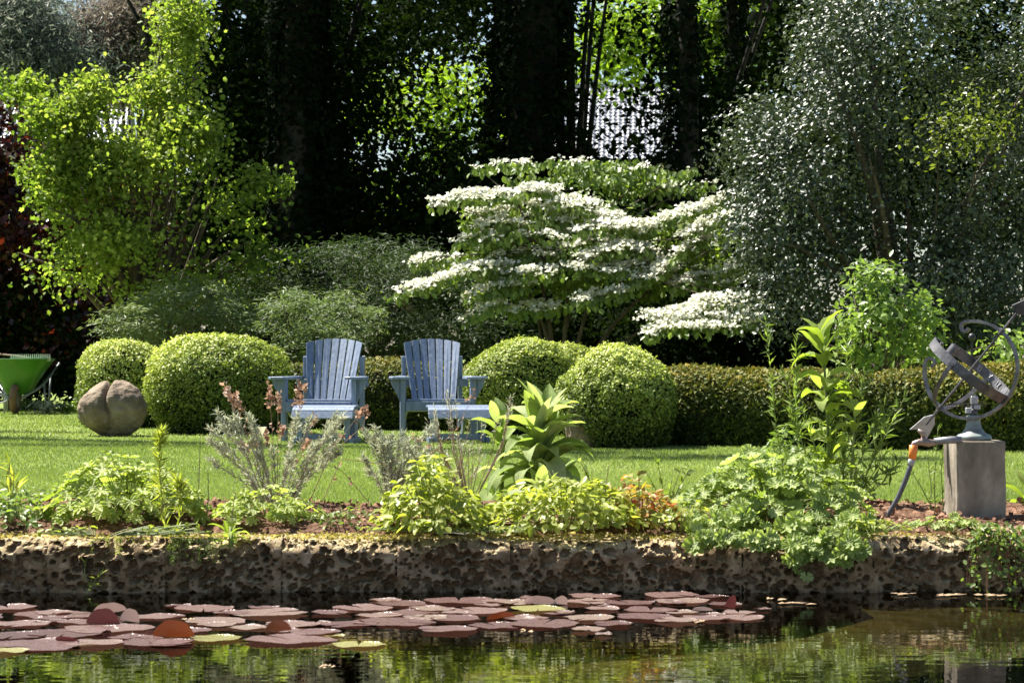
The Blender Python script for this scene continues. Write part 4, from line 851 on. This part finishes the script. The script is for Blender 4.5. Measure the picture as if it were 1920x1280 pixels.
hb = q(160, 1190); hb[2] = GZ - .01; hs = thing('garden_hose', 'grey garden hose with an orange connector hanging from the brass tap into the soil', 'hose', hb)
mb = MB(); mb.tube([q(321, 780), q(319, 815), q(313, 855)], [.019, .0185, .017], 14); child('connector', mb.mesh('connector', True, hb), M_['orange'], hs)
mb = MB(); mb.tube([q(313, 850), q(306, 890)], [.016, .0145], 14); child('collar', mb.mesh('collar', True, hb), M_['greyplastic'], hs)
mb = MB(); mb.tube(np.concatenate([bez(q(306, 885), q(285, 960), q(238, 1060), 8), bez(q(238, 1060), q(205, 1120), q(150, 1205), 8)[1:]]), .0115, 10); child('hose_tube', mb.mesh('hose_tube', True, hb), M_['hose'], hs)

# ---------------------------------------------------------------- plants of the bed
def big_leaf(L, W, pitch, droop, fold, wave, seed, nx=6, ny=10, point=.9):
    """a broad single leaf growing from the origin along +Y"""
    r = np.random.default_rng(seed); y = z = 0; vs = []; a = pitch
    for j in range(ny + 1):
        t = j / ny; w = W * max(.02, math.sin(math.pi * min(1, t ** point * .97 + .03)) ** .85) * (1 if t > .12 else .3 + t * 5.8)
        for i in range(nx + 1):
            u = i / nx * 2 - 1; vs.append((u * w / 2, y - abs(u) * fold * w * .2 * math.sin(a), z + abs(u) ** 1.3 * fold * w * .5 * math.cos(a) + wave * w * math.sin(t * 17 + seed + (3 if u > 0 else 0)) * abs(u) ** 2))
        y += L / ny * math.cos(a); z += L / ny * math.sin(a); a -= droop / ny * (1 + .6 * t)
    mb = MB(); k = nx + 1; mb.add(vs, [(j * k + i, j * k + i + 1, (j + 1) * k + i + 1, (j + 1) * k + i) for j in range(ny) for i in range(nx)]); return mb.mesh('leaf', True)
def palm_leaf(Rr, lobes, depth, cup, seed, mat, gap=.5):
    """round lobed leaf, stalk at the origin, normal +Z"""
    mb = MB(); vs = [(0, 0, 0)]; n = lobes * 6
    for ring in (.5, 1):
        for i in range(n + 1):
            f = i / n; a = gap / 2 + f * (2 * math.pi - gap) - math.pi / 2; ph = f * lobes; lob = abs(math.sin(math.pi * ph)) ** .5
            r = Rr * ring * (1 - depth * (1 - lob) * (ring ** 2)) * (.82 + .18 * math.sin(math.pi * f)) * (1 + .04 * math.sin(f * 97 + seed))
            vs.append((r * math.cos(a), r * math.sin(a), cup * r * ring + (.10 * Rr * ring * math.cos(2 * math.pi * ph))))
    k = n + 1; mb.add(vs, [(0, 1 + i, 2 + i) for i in range(n)] + [(1 + i, 1 + k + i, 2 + k + i, 2 + i) for i in range(n)])
    me = mb.mesh('leaf', True); me.materials.append(M_[mat]); return me
def orient(n, t, loc, s=1.0):
    n = Vector(n).normalized(); t = Vector(t); t = (t - n * t.dot(n)).normalized(); b = t.cross(n)
    M = Matrix(((b.x, t.x, n.x, 0), (b.y, t.y, n.y, 0), (b.z, t.z, n.z, 0), (0, 0, 0, 1)))
    return Matrix.Translation(Vector([float(c) for c in loc])) @ M @ Matrix.Scale(s, 4)
def lobed_clump(name, label, cx, base_y, w, h, depth, nleaf, Rr, mat, lobes, ldepth, seed, xtra=None, cup=.25):
    d = gd(base_y); b = np.array([(cx - 960) / F * d, d, GZ]); t = thing(name, label, 'plant', b); rx = w / 2 / F * d; H = h / F * d
    ms = [palm_leaf(Rr * s, lobes, ldepth, cup * c, seed + i, mat) for i, (s, c) in enumerate([(1, 1), (.8, .6), (1.15, 1.2), (.9, .2)])]
    mb = MB(); r = random.Random(seed)
    spots = []
    for i in range(nleaf):
        a = r.uniform(0, 6.28); q = math.sqrt(r.random()); x, y = q * math.cos(a) * rx, q * math.sin(a) * depth
        z = H * (1 - .7 * q * q) * r.uniform(.35, 1.12) + .01; spots.append(((x, y, z), (x / rx * .7 + r.gauss(0, .35), y / depth * .6 - .25 + r.gauss(0, .3), 1)))
    spots += xtra or []
    for (p, n) in spots:
        o = child('leaf', ms[r.randrange(4)], None, t, orient(n, (n[0] + r.gauss(0, .6), n[1] - .3 + r.gauss(0, .6), -.2), p, r.uniform(.7, 1.2)))
        g = (p[0] * .25, p[1] * .25, 0) if p[2] > 0 else (p[0] * .7, p[1] * .2, .02)
        mb.tube(bez(g, (p[0] * .5, p[1] * .5, max(p[2], .02) * .7 + .02), p, 5), .0016, 4)
    child('stems', mb.mesh('stems'), M_['stem'], t); return t
lobed_clump('geranium_clump', 'broad clump of yellow-green palmate geranium leaves on the bed behind the wall', 235, 985, 300, 122, .34, 240, .048, 'geranium', 7, .55, 5, cup=.15)
lobed_clump('geranium_clump', 'low sprawling geranium leaves below the lavender with the white flower', 500, 985, 210, 65, .25, 85, .042, 'geranium', 7, .55, 6, cup=.15)
# alchemilla: some leaves spill over the wall
r = random.Random(3); spill = []
d0 = gd(985); bx = (1450 - 960) / F * d0
for (px, py, yy) in [(1290 + r.random() * 350, 962 + r.random() * 40, 10.16 + .1 * r.random()) for _ in range(60)] + [(1300 + r.random() * 320, 1000 + r.random() * 25, 10.08) for _ in range(60)] + [(1480 + r.random() * 140, 1015 + r.random() * 45, 10.03) for _ in range(26)] + [(1495, 1070, 10.02), (1512, 1082, 10.0), (1485, 1050, 10.03), (1600, 1030, 10.02), (1570, 1050, 10.02)]:
    p = P(px, py, yy); spill.append(((p[0] - bx, p[1] - d0, p[2] - GZ), (r.gauss(0, .35), -.8 + r.gauss(0, .2), .8)))
lobed_clump('alchemilla_clump', 'large clump of round scalloped pale green leaves spilling over the wall', 1450, 985, 360, 128, .34, 290, .044, 'alchemilla', 9, .20, 7, spill, cup=.3)
lobed_clump('alchemilla_clump', 'small tuft of young scalloped leaves around the foot of the concrete post', 1775, 995, 190, 22, .10, 50, .022, 'alchemilla', 7, .35, 8, cup=.2)

def rosette(name, label, base, n, L, W, mat, seed, rise=0.0, ptop=1.35, mats=None, stem=0, x=0):
    b = np.array(base); t = thing(name, label, 'plant', b); r = random.Random(seed)
    ms = []
    for i, (p, dr, fo, wv) in enumerate([(1.35, .5, .5, .03), (1.15, 1.1, .5, .05), (.95, 1.6, .45, .06), (.7, 1.9, .4, .07), (.45, 1.5, .35, .06), (1.0, 1.0, .6, .04)]):
        me = big_leaf(1, W / L, min(p, ptop + .2), dr, fo, wv, seed + i); me.materials.append(M_[mat]); ms.append(me)
    for i in range(n):
        f = i / (n - 1); az = i * 2.399963 + r.gauss(0, .2)
        k = min(4, int((1 - f) * 5)) if r.random() < .8 else 5; k = 4 - k if False else k
        k = [4, 3, 2, 1, 0][min(4, int(f * 5))] if r.random() < .85 else 5
        z = rise * f + .01; s = L * r.uniform(.75, 1.15) * (1 - .25 * f)
        M = Matrix.Translation((.02 * math.cos(az), .02 * math.sin(az), z)) @ Matrix.Rotation(az, 4, 'Z') @ Matrix.Rotation(r.gauss(0, .12), 4, 'Y') @ Matrix.Scale(s, 4)
        child('leaf', ms[k], None, t, M)
    mb = MB(); mb.tube([(0, 0, -.02), (.004, 0, rise * .6), (.0, .004, rise + .05)], [.014, .011, .006], 8); child('stem', mb.mesh('stem', True), M_['stem'], t)
    return t
def onbed(px, py): d = gd(py); return ((px - 960) / F * d, d, GZ)
rosette('foxglove_plant', 'large leafy foxglove hiding the footstool of the right-hand chair', onbed(1018, 945), 66, .37, .115, 'foxglove', 31, .40)
rosette('foxglove_plant', 'side shoot of broad foxglove leaves leaning towards the box bush stone', onbed(940, 942), 18, .25, .09, 'foxglove', 33, .40)
rosette('foxglove_plant', 'young foxglove rosette growing low in front of the large foxglove', onbed(1025, 965), 18, .23, .085, 'foxglove', 35, .08)
rosette('foxglove_seedling', 'foxglove seedling with arching leaves rooted on the wall edge', (P(432, 1022, 10.16)), 11, .13, .032, 'mullein', 37, .03)
rosette('primrose_plant', 'broad yellowish leaves of a plant just beyond the concrete post', onbed(1925, 962), 9, .22, .075, 'mullein', 39, .05)

# tall bright leaved spike with narrow weeds around it
def spike(name, label, pts_px, d, mat, n, L, W, seed, droop=1.3):
    pts = [P(x, y, d) for x, y in pts_px]; b = pts[0].copy(); t = thing(name, label, 'plant', b); r = random.Random(seed)
    pl = np.concatenate([np.linspace(pts[i], pts[i + 1], 6)[:-1] for i in range(len(pts) - 1)] + [[pts[-1]]]) - b
    mb = MB(); mb.tube(pl, np.linspace(.009, .004, len(pl)), 8); child('stem', mb.mesh('stem', True), M_['stem'], t)
    ms = [big_leaf(1, W / L, p, dr, .4, .05, seed + i) for i, (p, dr) in enumerate([(1.1, .6), (.8, droop), (.6, droop * 1.3), (1.2, 1.4)])]
    for m in ms: m.materials.append(M_[mat])
    for i in range(n):
        f = i / (n - 1); p = pl[int((.08 + .92 * f) * (len(pl) - 1))]; az = i * 2.4 + r.gauss(0, .3)
        child('leaf', ms[r.choice([1, 2, 3]) if f < .8 else r.choice([0, 3])], None, t, Matrix.Translation(p.tolist()) @ Matrix.Rotation(az, 4, 'Z') @ Matrix.Rotation(r.gauss(0, .2), 4, 'Y') @ Matrix.Scale(L * r.uniform(.7, 1.2) * (1.1 - .2 * f), 4))
    return t
spike('mullein_plant', 'tall stem with broad bright yellow-green leaves standing before the long hedge', [(1555, 950), (1552, 800), (1546, 690), (1538, 625)], 11.3, 'mullein', 34, .19, .080, 41)
spike('mullein_plant', 'shorter broad leaved stem beside the tall bright yellow-green one', [(1590, 950), (1600, 840), (1603, 770)], 11.1, 'mullein', 14, .12, .045, 43)

def herb(name, label, stems, mat, L, dens, templ='narrow', seed=1, stemmat='stem', rad=.003, up=.9, tipfluff=0):
    """thin stems set with small leaves; stems: list of pixel polylines with their distance"""
    b = P(stems[0][0][0][0], stems[0][0][0][1], stems[0][1]); t = thing(name, label, 'plant', b); mb = MB(); pos, tg = [], []; r = np.random.default_rng(seed); few = len(stems) <= 12
    for pl, d in stems:
        pts = np.array([P(x, y, d) for x, y in pl]); pts[:, 1] += np.linspace(0, r.normal(0, .05), len(pts))
        seg = np.concatenate([np.linspace(pts[i], pts[i + 1], 7)[:-1] for i in range(len(pts) - 1)] + [[pts[-1]]])
        if few: sm = MB(); sm.tube(seg, np.linspace(rad, rad * .4, len(seg)), 5); child('stem', sm.mesh('stem', True, b), M_[stemmat], t)
        else: mb.tube(seg, np.linspace(rad, rad * .4, len(seg)), 5)
        ln = np.linalg.norm(np.diff(pts, axis=0), axis=1).sum(); n = int(ln * dens); f = r.random(n) ** .8
        idx = f * (len(seg) - 1); i0 = np.minimum(idx.astype(int), len(seg) - 2); p = seg[i0] + (seg[i0 + 1] - seg[i0]) * (idx - i0)[:, None]
        if tipfluff: 
            k = int(tipfluff); p = np.concatenate([p, seg[-1] + r.normal(size=(k, 3)) * .006 - (seg[-1] - seg[-3]) * r.random((k, 1)) * 1.2]); n += k
        pos.append(p); tg.append(unit(seg[-1] - seg[0] + np.zeros((n, 3))) * up + r.normal(size=(n, 3)) * .6)
    pos = np.concatenate(pos); tg = np.concatenate(tg)
    if not few: child('stems', mb.mesh('stems', True, b), M_[stemmat], t, kind='stuff')
    child('foliage', cloud('foliage', pos, np.cross(tg, r.normal(size=pos.shape)) + [0, 0, .4], L * r.uniform(.6, 1.3, len(pos)), templ, tg, None, b), M_[mat], t, kind='stuff'); return t
rs = random.Random(5)
def fan(px, py, n, wx, hmin, hmax, d, bend=.5):
    out = []
    for i in range(n):
        x1 = px + rs.uniform(-wx, wx); y1 = py - rs.uniform(hmin, hmax); out.append(([(px + (x1 - px) * .15, py), (px + (x1 - px) * bend, py - (py - y1) * .55), (x1, y1)], d + rs.uniform(-.1, .1)))
    return out
herb('willowherb_weed', 'tall narrow-leaved weed spike with a bright leafy tip rooted on the wall', [([(322, 1040), (305, 960), (298, 880), (299, 812)], 10.2), ([(325, 1040), (335, 960), (330, 900)], 10.2)], 'lime', .056, 260, 'narrow', 2, tipfluff=60)
herb('lavender_bush', 'silvery lavender with brown dried heads below the chair beside the largest box bush', fan(520, 955, 30, 130, 90, 185, 11.4), 'lav', .034, 240, 'narrow', 3, 'dry', .0022, tipfluff=60)
herb('dried_stalks', 'brown dried seed heads rising through the silvery lavender', fan(520, 955, 12, 110, 120, 235, 11.5) + [([(525, 950), (575, 870), (640, 820), (683, 765)], 11.4)], 'drybrown', .026, 12, 'wide', 4, 'dry', .002, tipfluff=26)
herb('lavender_bush', 'grey lavender tuft growing between the two chairs and the low leafy clump', fan(735, 945, 30, 75, 60, 150, 11.7), 'lav', .034, 260, 'narrow', 5, 'twig', .0022, tipfluff=60)
herb('dried_stalks', 'tangle of arching dry brown stalks leaning on the left side of the large foxglove', fan(880, 935, 26, 85, 60, 200, 11.4, .8) + fan(830, 930, 14, 90, 30, 150, 11.5, .8), 'lav', .024, 26, 'narrow', 6, 'dry', .0024, tipfluff=12)
herb('willowherb_weed', 'group of tall thin narrow-leaved stems beside the bright broad-leaved spike', [([(1480, 945), (1455, 800), (1436, 600)], 11.3), ([(1500, 945), (1492, 780), (1490, 625)], 11.4), ([(1520, 945), (1510, 850), (1470, 700)], 11.3), ([(1540, 945), (1575, 780), (1570, 600)], 11.35), ([(1560, 945), (1610, 800), (1620, 690)], 11.3), ([(1550, 945), (1500, 820), (1480, 760)], 11.2), ([(1580, 945), (1590, 760), (1592, 640)], 11.3)], 'herb', .055, 120, 'narrow', 7)
herb('willowherb_weed', 'slanting narrow-leaved shoots leaning towards the hose and tap', [([(1600, 945), (1640, 850), (1690, 745)], 11.1), ([(1600, 945), (1650, 870), (1665, 770)], 11.1), ([(1600, 945), (1650, 890), (1680, 880)], 11.0), ([(1590, 945), (1625, 830), (1660, 760)], 11.2), ([(1605, 945), (1660, 905), (1700, 860)], 11.0)], 'herb', .065, 100, 'narrow', 8)
herb('thin_weed', 'few thin upright weed stems between the hose and the concrete post', [([(1765, 985), (1730, 920), (1700, 870)], 10.7), ([(1755, 985), (1752, 900), (1760, 800)], 10.9), ([(1740, 985), (1745, 920), (1735, 850)], 10.8), ([(1770, 985), (1765, 880), (1770, 830)], 10.9)], 'herb', .03, 70, 'narrow', 9)
herb('thin_weed', 'sparse thin seedlings on the bed between the foxglove and the scalloped clump', fan(1250, 960, 9, 45, 40, 100, 11.3), 'herb', .035, 28, 'oval', 10)
herb('thin_weed', 'two tall thin dry stems between the yellow-green geranium clump and the lavender', [([(372, 1000), (372, 920), (376, 815)], 10.6), ([(385, 1000), (392, 930), (392, 880)], 10.6), ([(430, 1020), (434, 960), (438, 925)], 10.25)], 'lav', .022, 25, 'narrow', 11, 'twig')
herb('grass_tuft', 'upright green grass blades at the end of the flower bed', [([(18, 960), (20, 900), (17, 862)], 11.2), ([(22, 960), (26, 915), (28, 890)], 11.2), ([(14, 960), (15, 920), (12, 905)], 11.2)], 'lime', .10, 40, 'narrow', 12)
herb('grass_tuft', 'thin grass blades sprouting from the pitted wall face', [([(168, 1100), (172, 1075), (182, 1045)], 10.06), ([(168, 1105), (180, 1085), (198, 1070)], 10.05), ([(160, 1108), (172, 1098), (188, 1092)], 10.05), ([(158, 1090), (158, 1060), (160, 1045)], 10.06)], 'lime', .04, 60, 'narrow', 13)

def drape(px, py, n, wx, dmin, dmax, d):
    out = []
    for i in range(n):
        x1 = px + rs.uniform(-wx, wx); out.append(([(px + (x1 - px) * .6, py), (px + (x1 - px) * .9, py + 2), (x1, py + rs.uniform(dmin, dmax))], d + rs.uniform(-.03, .01)))
    return out
herb('creeping_phlox', 'fine-leaved mat hanging down the pitted wall beside the foxglove seedling', drape(365, 1008, 26, 55, 15, 62, 10.07), 'herb', .018, 300, 'narrow', 21, 'twig', .0014)
herb('creeping_phlox', 'small wisps of green hanging over the wall edge below the geranium clump', drape(230, 1008, 14, 60, 6, 30, 10.07), 'lime', .018, 260, 'narrow', 22, 'twig', .0014)
herb('dried_stalks', 'long arching dry bramble stems between the two lavender bushes', [([(600, 950), (640, 860), (720, 870), (790, 900)], 11.6), ([(580, 940), (620, 850), (680, 800), (690, 770)], 11.5), ([(760, 950), (800, 860), (860, 800), (890, 730)], 11.5), ([(700, 950), (640, 880), (560, 850)], 11.5), ([(860, 950), (830, 850), (770, 815)], 11.4)], 'drybrown', .02, 14, 'wide', 23, 'dry', .0022, tipfluff=8)
herb('willowherb_weed', 'crowd of thin green stems at the foot of the bright broad-leaved spike', fan(1560, 950, 18, 110, 80, 240, 11.4), 'herb', .05, 90, 'narrow', 24)
herb('thin_weed', 'sparse thin dark stems in front of the half hidden stone', fan(1130, 960, 10, 50, 40, 110, 11.3), 'herb', .035, 20, 'oval', 25, 'redstem')

def leafy_mound(name, label, px, py, w, h, dep, n, L, mat, templ, seed, stemmat='stem', dome=.8):
    d = gd(py); b = np.array([(px - 960) / F * d, d, GZ]); t = thing(name, label, 'plant', b); r = np.random.default_rng(seed)
    a = r.uniform(0, 6.28, n); q = np.sqrt(r.random(n)) * np.where(r.random(n) < .15, r.uniform(1, 1.35, n), 1); x = q * np.cos(a) * w / 2 / F * d; y = q * np.sin(a) * dep
    lump = 1 + .4 * wav(np.stack([x, y, x * 0], 1), 30, seed)
    z = h / F * d * (1 - dome * np.minimum(q, 1.02) ** 2) * r.uniform(.15, 1.12, n) ** .6 * lump + .01; pos = np.stack([x, y, z], 1)
    nr = np.stack([x / (w / F * d) * 1.2, y / dep * .5 - .2, x * 0 + 1], 1) + r.normal(size=(n, 3)) * .45; tg = np.stack([x, y, z * -.2], 1) * 4 + r.normal(size=(n, 3)) * .6
    rn = np.clip(r.normal(.5, .25, n), 0, 1)
    if h < 35: k = wav(pos + b, 14, seed) > -.15; pos, nr, tg, rn = pos[k] - [0, 0, .012], nr[k], tg[k], rn[k]; n = len(pos)
    child('foliage', cloud('foliage', pos, nr, L * r.uniform(.5, 1.4, n), templ, tg, rn), M_[mat], t, kind='stuff')
    mb = MB()
    for i in range(min(n, 90)): mb.tube(bez((pos[i, 0] * .4, pos[i, 1] * .4, 0), pos[i] * [.7, .7, .7], pos[i], 4), .0018, 4)
    child('stems', mb.mesh('stems'), M_[stemmat], t, kind='stuff'); return t
leafy_mound('barrenwort_clump', 'dense low mound of small lime leaves growing in front of the grey lavender', 815, 992, 200, 112, .24, 1050, .040, 'lime', 'oval', 61)
leafy_mound('barrenwort_clump', 'wide low mound of small lime leaves in front of the young foxglove', 1060, 992, 290, 95, .24, 1250, .038, 'lime', 'oval', 62)
leafy_mound('barrenwort_clump', 'red tinged low leaves between the lime mound and the scalloped clump', 1200, 988, 170, 85, .22, 480, .038, 'limered', 'oval', 63, 'redstem')
leafy_mound('spurge_clump', 'bushy small-leaved green clump just behind the large scalloped leaves', 1500, 950, 250, 130, .25, 1400, .05, 'herb', 'fold', 64)
leafy_mound('strawberry_weeds', 'tangle of small weeds at the end of the bed beside the geranium clump', 30, 985, 150, 60, .25, 420, .034, 'herb', 'oval', 65)
leafy_mound('creeping_weeds', 'low creeping seedlings along the mossy wall top before the lime mounds', 880, 997, 420, 12, .06, 300, .020, 'lime', 'oval', 66, dome=.3)
leafy_mound('creeping_weeds', 'low creeping plants along the wall top below the geranium clump', 180, 1003, 420, 22, .07, 420, .024, 'lime', 'oval', 67, dome=.3)
leafy_mound('russet_leaves', 'few russet dead leaves caught below the silvery lavender', 490, 945, 110, 25, .08, 46, .045, 'russet', 'wide', 68, 'dry', .4)
leafy_mound('russet_leaves', 'russet lying leaves beside the thin seedlings', 1245, 955, 110, 30, .1, 36, .045, 'russet', 'wide', 69, 'dry', .4)
leafy_mound('bed_seedlings', 'scattered small green seedlings on the open mulch beside the grey lavender', 650, 985, 180, 28, .3, 160, .026, 'herb', 'oval', 70, dome=.2)
leafy_mound('bed_seedlings', 'scattered small green seedlings between the lime mound and the scalloped clump', 1270, 992, 130, 40, .2, 190, .030, 'lime', 'oval', 71, dome=.3)
leafy_mound('bed_seedlings', 'low yellowish weeds between the hose and the scalloped clump', 1640, 996, 120, 22, .12, 150, .026, 'lime', 'oval', 72, dome=.3)
leafy_mound('bed_seedlings', 'fresh green weeds along the lawn edge behind the geranium clump', 180, 945, 330, 30, .15, 260, .034, 'herb', 'oval', 73, dome=.3)
# trailing plant on the far end of the wall
tp2 = P(1880, 1000, 10.1); t = thing('trailing_plant', 'small-leaved trailing plant hanging over the wall beyond the concrete post', 'plant', tp2); r2 = np.random.default_rng(77); mb = MB(); pos = []
for i in range(34):
    x1 = r2.uniform(-.17, .16); z1 = r2.uniform(-.27, .0); pl = bez((x1 * .4, .02, .03), (x1 * .9, -.05, .03), (x1, -.06 - .03 * r2.random(), z1), 8); mb.tube(pl, .0016, 4); pos.append(pl[r2.integers(2, 8, 16)] + r2.normal(size=(16, 3)) * .010)
pos = np.concatenate(pos); child('foliage', cloud('foliage', pos, r2.normal(size=pos.shape) * .5 + [0, -.7, .6], .022 * r2.uniform(.6, 1.4, len(pos)), 'oval'), M_['herb'], t, kind='stuff'); child('stems', mb.mesh('stems'), M_['redstem'], t)
# a white bindweed flower in the lavender
fb = P(491, 812, 11.3); mb = MB(); mb.tube([fb - [0, 0, .16], fb - [0, 0, .02]], .002, 4)
t = thing('white_flower', 'single white trumpet flower among the silvery lavender', 'flower', fb - [0, 0, .3]); mb = MB(); mb.tube([(0, 0, .0), (.01, 0, .15), (0, 0, .28)], .0022, 5); child('stem', mb.mesh('stem'), M_['stem'], t)
mb = MB(); mb.lathe([(.003, .28), (.007, .30), (.018, .325), (.024, .33)], 14); mb.f = mb.f[:-2]; wf = mb.mesh('petals', True)
at = wf.attributes.new('rnd', 'FLOAT', 'POINT'); child('petals', wf, M_['white'], t)

# ---------------------------------------------------------------- water lilies
def pad_mesh(seed):
    r = np.random.default_rng(seed); n = 72; vs = [(0, 0, .004)]; gap = r.uniform(.10, .3)
    ph = r.uniform(0, 6.28, 4); 
    for ring in (.4, .75, .95, 1):
        for i in range(n + 1):
            a = gap / 2 + i / n * (2 * math.pi - gap); e = 1 + .04 * math.sin(5 * a + ph[0]) + .03 * math.sin(9 * a + ph[1]) + .022 * math.sin(23 * a + ph[2]) + .018 * math.sin(37 * a + ph[0]) + .05 * math.sin(2 * a + ph[3])
            z = .001 + ring ** 2 * .0012 * math.sin(2 * a + ph[2]) + ring ** 3 * .0012 * math.sin(5 * a + ph[3]) + (.003 if ring == 1 else 0) * (.5 + .5 * math.sin(3 * a + ph[1]))
            vs.append((ring * e * math.cos(a), ring * e * math.sin(a), max(.002, z + .002) / .15))
    k = n + 1; f = [(0, 1 + i, 2 + i) for i in range(n)]
    for q in range(3): f += [(1 + q * k + i, 1 + (q + 1) * k + i, 2 + (q + 1) * k + i, 2 + q * k + i) for i in range(n)]
    mb = MB(); mb.add(vs, f); return mb.mesh('lily_pad', True)
pads = [pad_mesh(500 + i) for i in range(6)]; 
for m in pads: m.materials.append(M_['pad'])
gp = [pad_mesh(520 + i) for i in range(3)]
for m in gp: m.materials.append(M_['padgreen'])
PADS = [(105, 1153, 150), (15, 1140, 100), (40, 1170, 100), (30, 1192, 120), (120, 1188, 140), (205, 1180, 160), (65, 1212, 160), (180, 1207, 110), (295, 1207, 130), (300, 1157, 95), (382, 1141, 105), (500, 1150, 150), (405, 1165, 115), (470, 1177, 80), (550, 1172, 105),
        (545, 1200, 165), (590, 1187, 100), (620, 1150, 78), (655, 1170, 115), (680, 1140, 120), (755, 1132, 105), (860, 1127, 125), (770, 1150, 105), (890, 1146, 130), (745, 1168, 145), (840, 1182, 115), (855, 1160, 95), (930, 1174, 95), (940, 1129, 75), (495, 1139, 60),
        (970, 1132, 70), (985, 1160, 90), (1020, 1171, 130), (1105, 1160, 95), (1100, 1130, 85), (1180, 1132, 95), (1115, 1119, 98), (1258, 1117, 98), (1278, 1128, 108), (1335, 1120, 65), (1130, 1143, 65), (1220, 1145, 108), (1210, 1157, 110), (1268, 1165, 80), (1322, 1160, 85), (1388, 1159, 92), (1360, 1134, 65), (1385, 1149, 60), (1102, 1182, 68), (1150, 1171, 75),
        (-60, 1160, 140), (-90, 1195, 150), (250, 1195, 90), (350, 1185, 90), (150, 1168, 80), (440, 1150, 80), (1045, 1150, 70), (800, 1140, 80), (710, 1155, 80)]
rp = random.Random(9); PADS += [(x + rp.uniform(-70, 70), min(1214, max(1117, y + rp.uniform(-10, 10))), w * rp.uniform(.45, .8)) for x, y, w in PADS[::2]]
GREEN = [(405, 1198, 100), (672, 1209, 108), (1010, 1144, 108), (15, 1222, 80), (620, 1192, 55)]
def pad_at(me, px, py, w, label, group, cat='lily pad'):
    d = F / (py - HZ); s = w / 2 / F * d; o = child('water_lily_pad', me, None); a = random.uniform(0, 6.28)
    o.location = ((px - 960) / F * d, d, random.uniform(.000, .005)); o.rotation_euler = (random.gauss(0, .010), random.gauss(0, .010), a); o.scale = (s, s * random.uniform(.85, 1.05), .15); props(o, label, cat, group)
def pad_set(px, py):
    if px < 420: return 'flat mauve lily pad in the raft around the purple and large orange upturned leaves', 'lily pads around the upturned leaves'
    if px > 1080: return 'flat mauve lily pad at the end of the raft around the dark red bud leaf', 'lily pads at the dark red bud'
    if px < 720: return 'flat mauve lily pad around the slanting orange leaf', 'lily pads around the slanting orange leaf'
    return 'flat mauve lily pad around the thin amber and silvery leaves', 'lily pads around the amber and silvery leaves'
for i, (px, py, w) in enumerate(PADS): pad_at(pads[i % 6], px, py, w, *pad_set(px, py))
for i, (px, py, w) in enumerate(GREEN): pad_at(gp[i % 3], px, py, w, 'flat olive-green water lily pad floating among the mauve ones', 'flat olive lily pads')
def upright(label, px, py, w, h, mat, tilt, roll, seed, curl=.35):
    """a lily leaf standing or folded above the water; base row py"""
    d = F / (py - HZ); W = w / F * d; H = h / F * d; r = np.random.default_rng(seed); vs = []; n = 18
    vs.append((0, 0, 0))
    for ring in (.5, 1):
        for i in range(n + 1):
            a = math.pi * i / n; x = math.cos(a) * W / 2 * ring; z = (math.sin(a) * H) * ring * (1 + .03 * math.sin(a * 7 + seed))
            vs.append((x, curl * (x * x) / W - .25 * z, z))
    k = n + 1; mb = MB(); mb.add(vs, [(0, 1 + i, 2 + i) for i in range(n)] + [(1 + i, 1 + k + i, 2 + k + i, 2 + i) for i in range(n)])
    o = child('water_lily_leaf', mb.mesh('water_lily_leaf', True), M_[mat]); o.location = ((px - 960) / F * d, d, .004); o.rotation_euler = (tilt, roll, r.uniform(-.4, .4)); return props(o, label, 'lily leaf')
upright('large orange-brown lily leaf standing up like a half disc', 325, 1196, 78, 32, 'padorange', -.2, 0, 1)
upright('small rusty lily leaf curled beside the large orange standing one', 283, 1192, 30, 10, 'padorange', -.5, .1, 2)
upright('orange lily leaf slanting up alone among flat mauve pads', 520, 1186, 56, 22, 'padorange', -.3, -.22, 3)
upright('thin amber lily leaf edge rising in the middle of the pads', 940, 1160, 58, 12, 'padorange', -.2, -.1, 4)
upright('dark maroon lily leaf folded upright in the purple trio', 193, 1172, 62, 30, 'padmaroon', -.2, .1, 5)
upright('pale lilac lily leaf at the top of the purple trio', 206, 1150, 62, 22, 'padsilver', .25, -.1, 6)
upright('lilac-grey lily leaf on the side of the purple trio nearest the wide pads', 243, 1166, 36, 26, 'padsilver', .1, .15, 7)
upright('silvery white lily leaf turned up at the foot of the wall', 1012, 1134, 62, 18, 'padsilver', .2, 0, 8)
upright('small silvery lily leaf curled next to the larger silvery one', 1051, 1134, 28, 18, 'padsilver', .2, .1, 9)
upright('dark red lily bud leaf standing at the end of the pads', 1369, 1140, 22, 24, 'padmaroon', 0, .2, 10)
upright('pinkish half closed lily leaf near the dark red bud', 1317, 1146, 40, 8, 'padsilver', .1, 0, 11)
upright('small dusky lily leaf curled up on the wide pads', 125, 1205, 50, 12, 'padmaroon', .2, .1, 12)
# fallen scraps and twigs floating
for i, (px, py, w) in enumerate([(1455, 1126, 26), (1480, 1133, 60), (1440, 1124, 10), (1690, 1115, 40), (1760, 1117, 60), (1850, 1118, 50), (1310, 1168, 22), (350, 1163, 20), (610, 1253, 26), (985, 1186, 20)]):
    d = F / (py - HZ); s = w / F * d; mb = MB(); r3 = np.random.default_rng(i); n = 8
    for k in range(n):
        x = r3.uniform(-.5, .5) * s; y = r3.normal() * .02; l = r3.uniform(.2, .5) * s; a = r3.normal() * .4
        mb.add([(x, y, .004), (x + l * math.cos(a), y + l * math.sin(a), .006), (x + l * .5, y + .012, .008), (x + l * .4, y - .008, .005)], [(0, 3, 1, 2)])
    o = child('floating_debris', mb.mesh('floating_debris'), M_['dry']); o.location = ((px - 960) / F * d, d, .002); props(o, 'tiny scraps of pale dead leaves floating on the dark water', 'debris', 'scraps of leaves on the water')
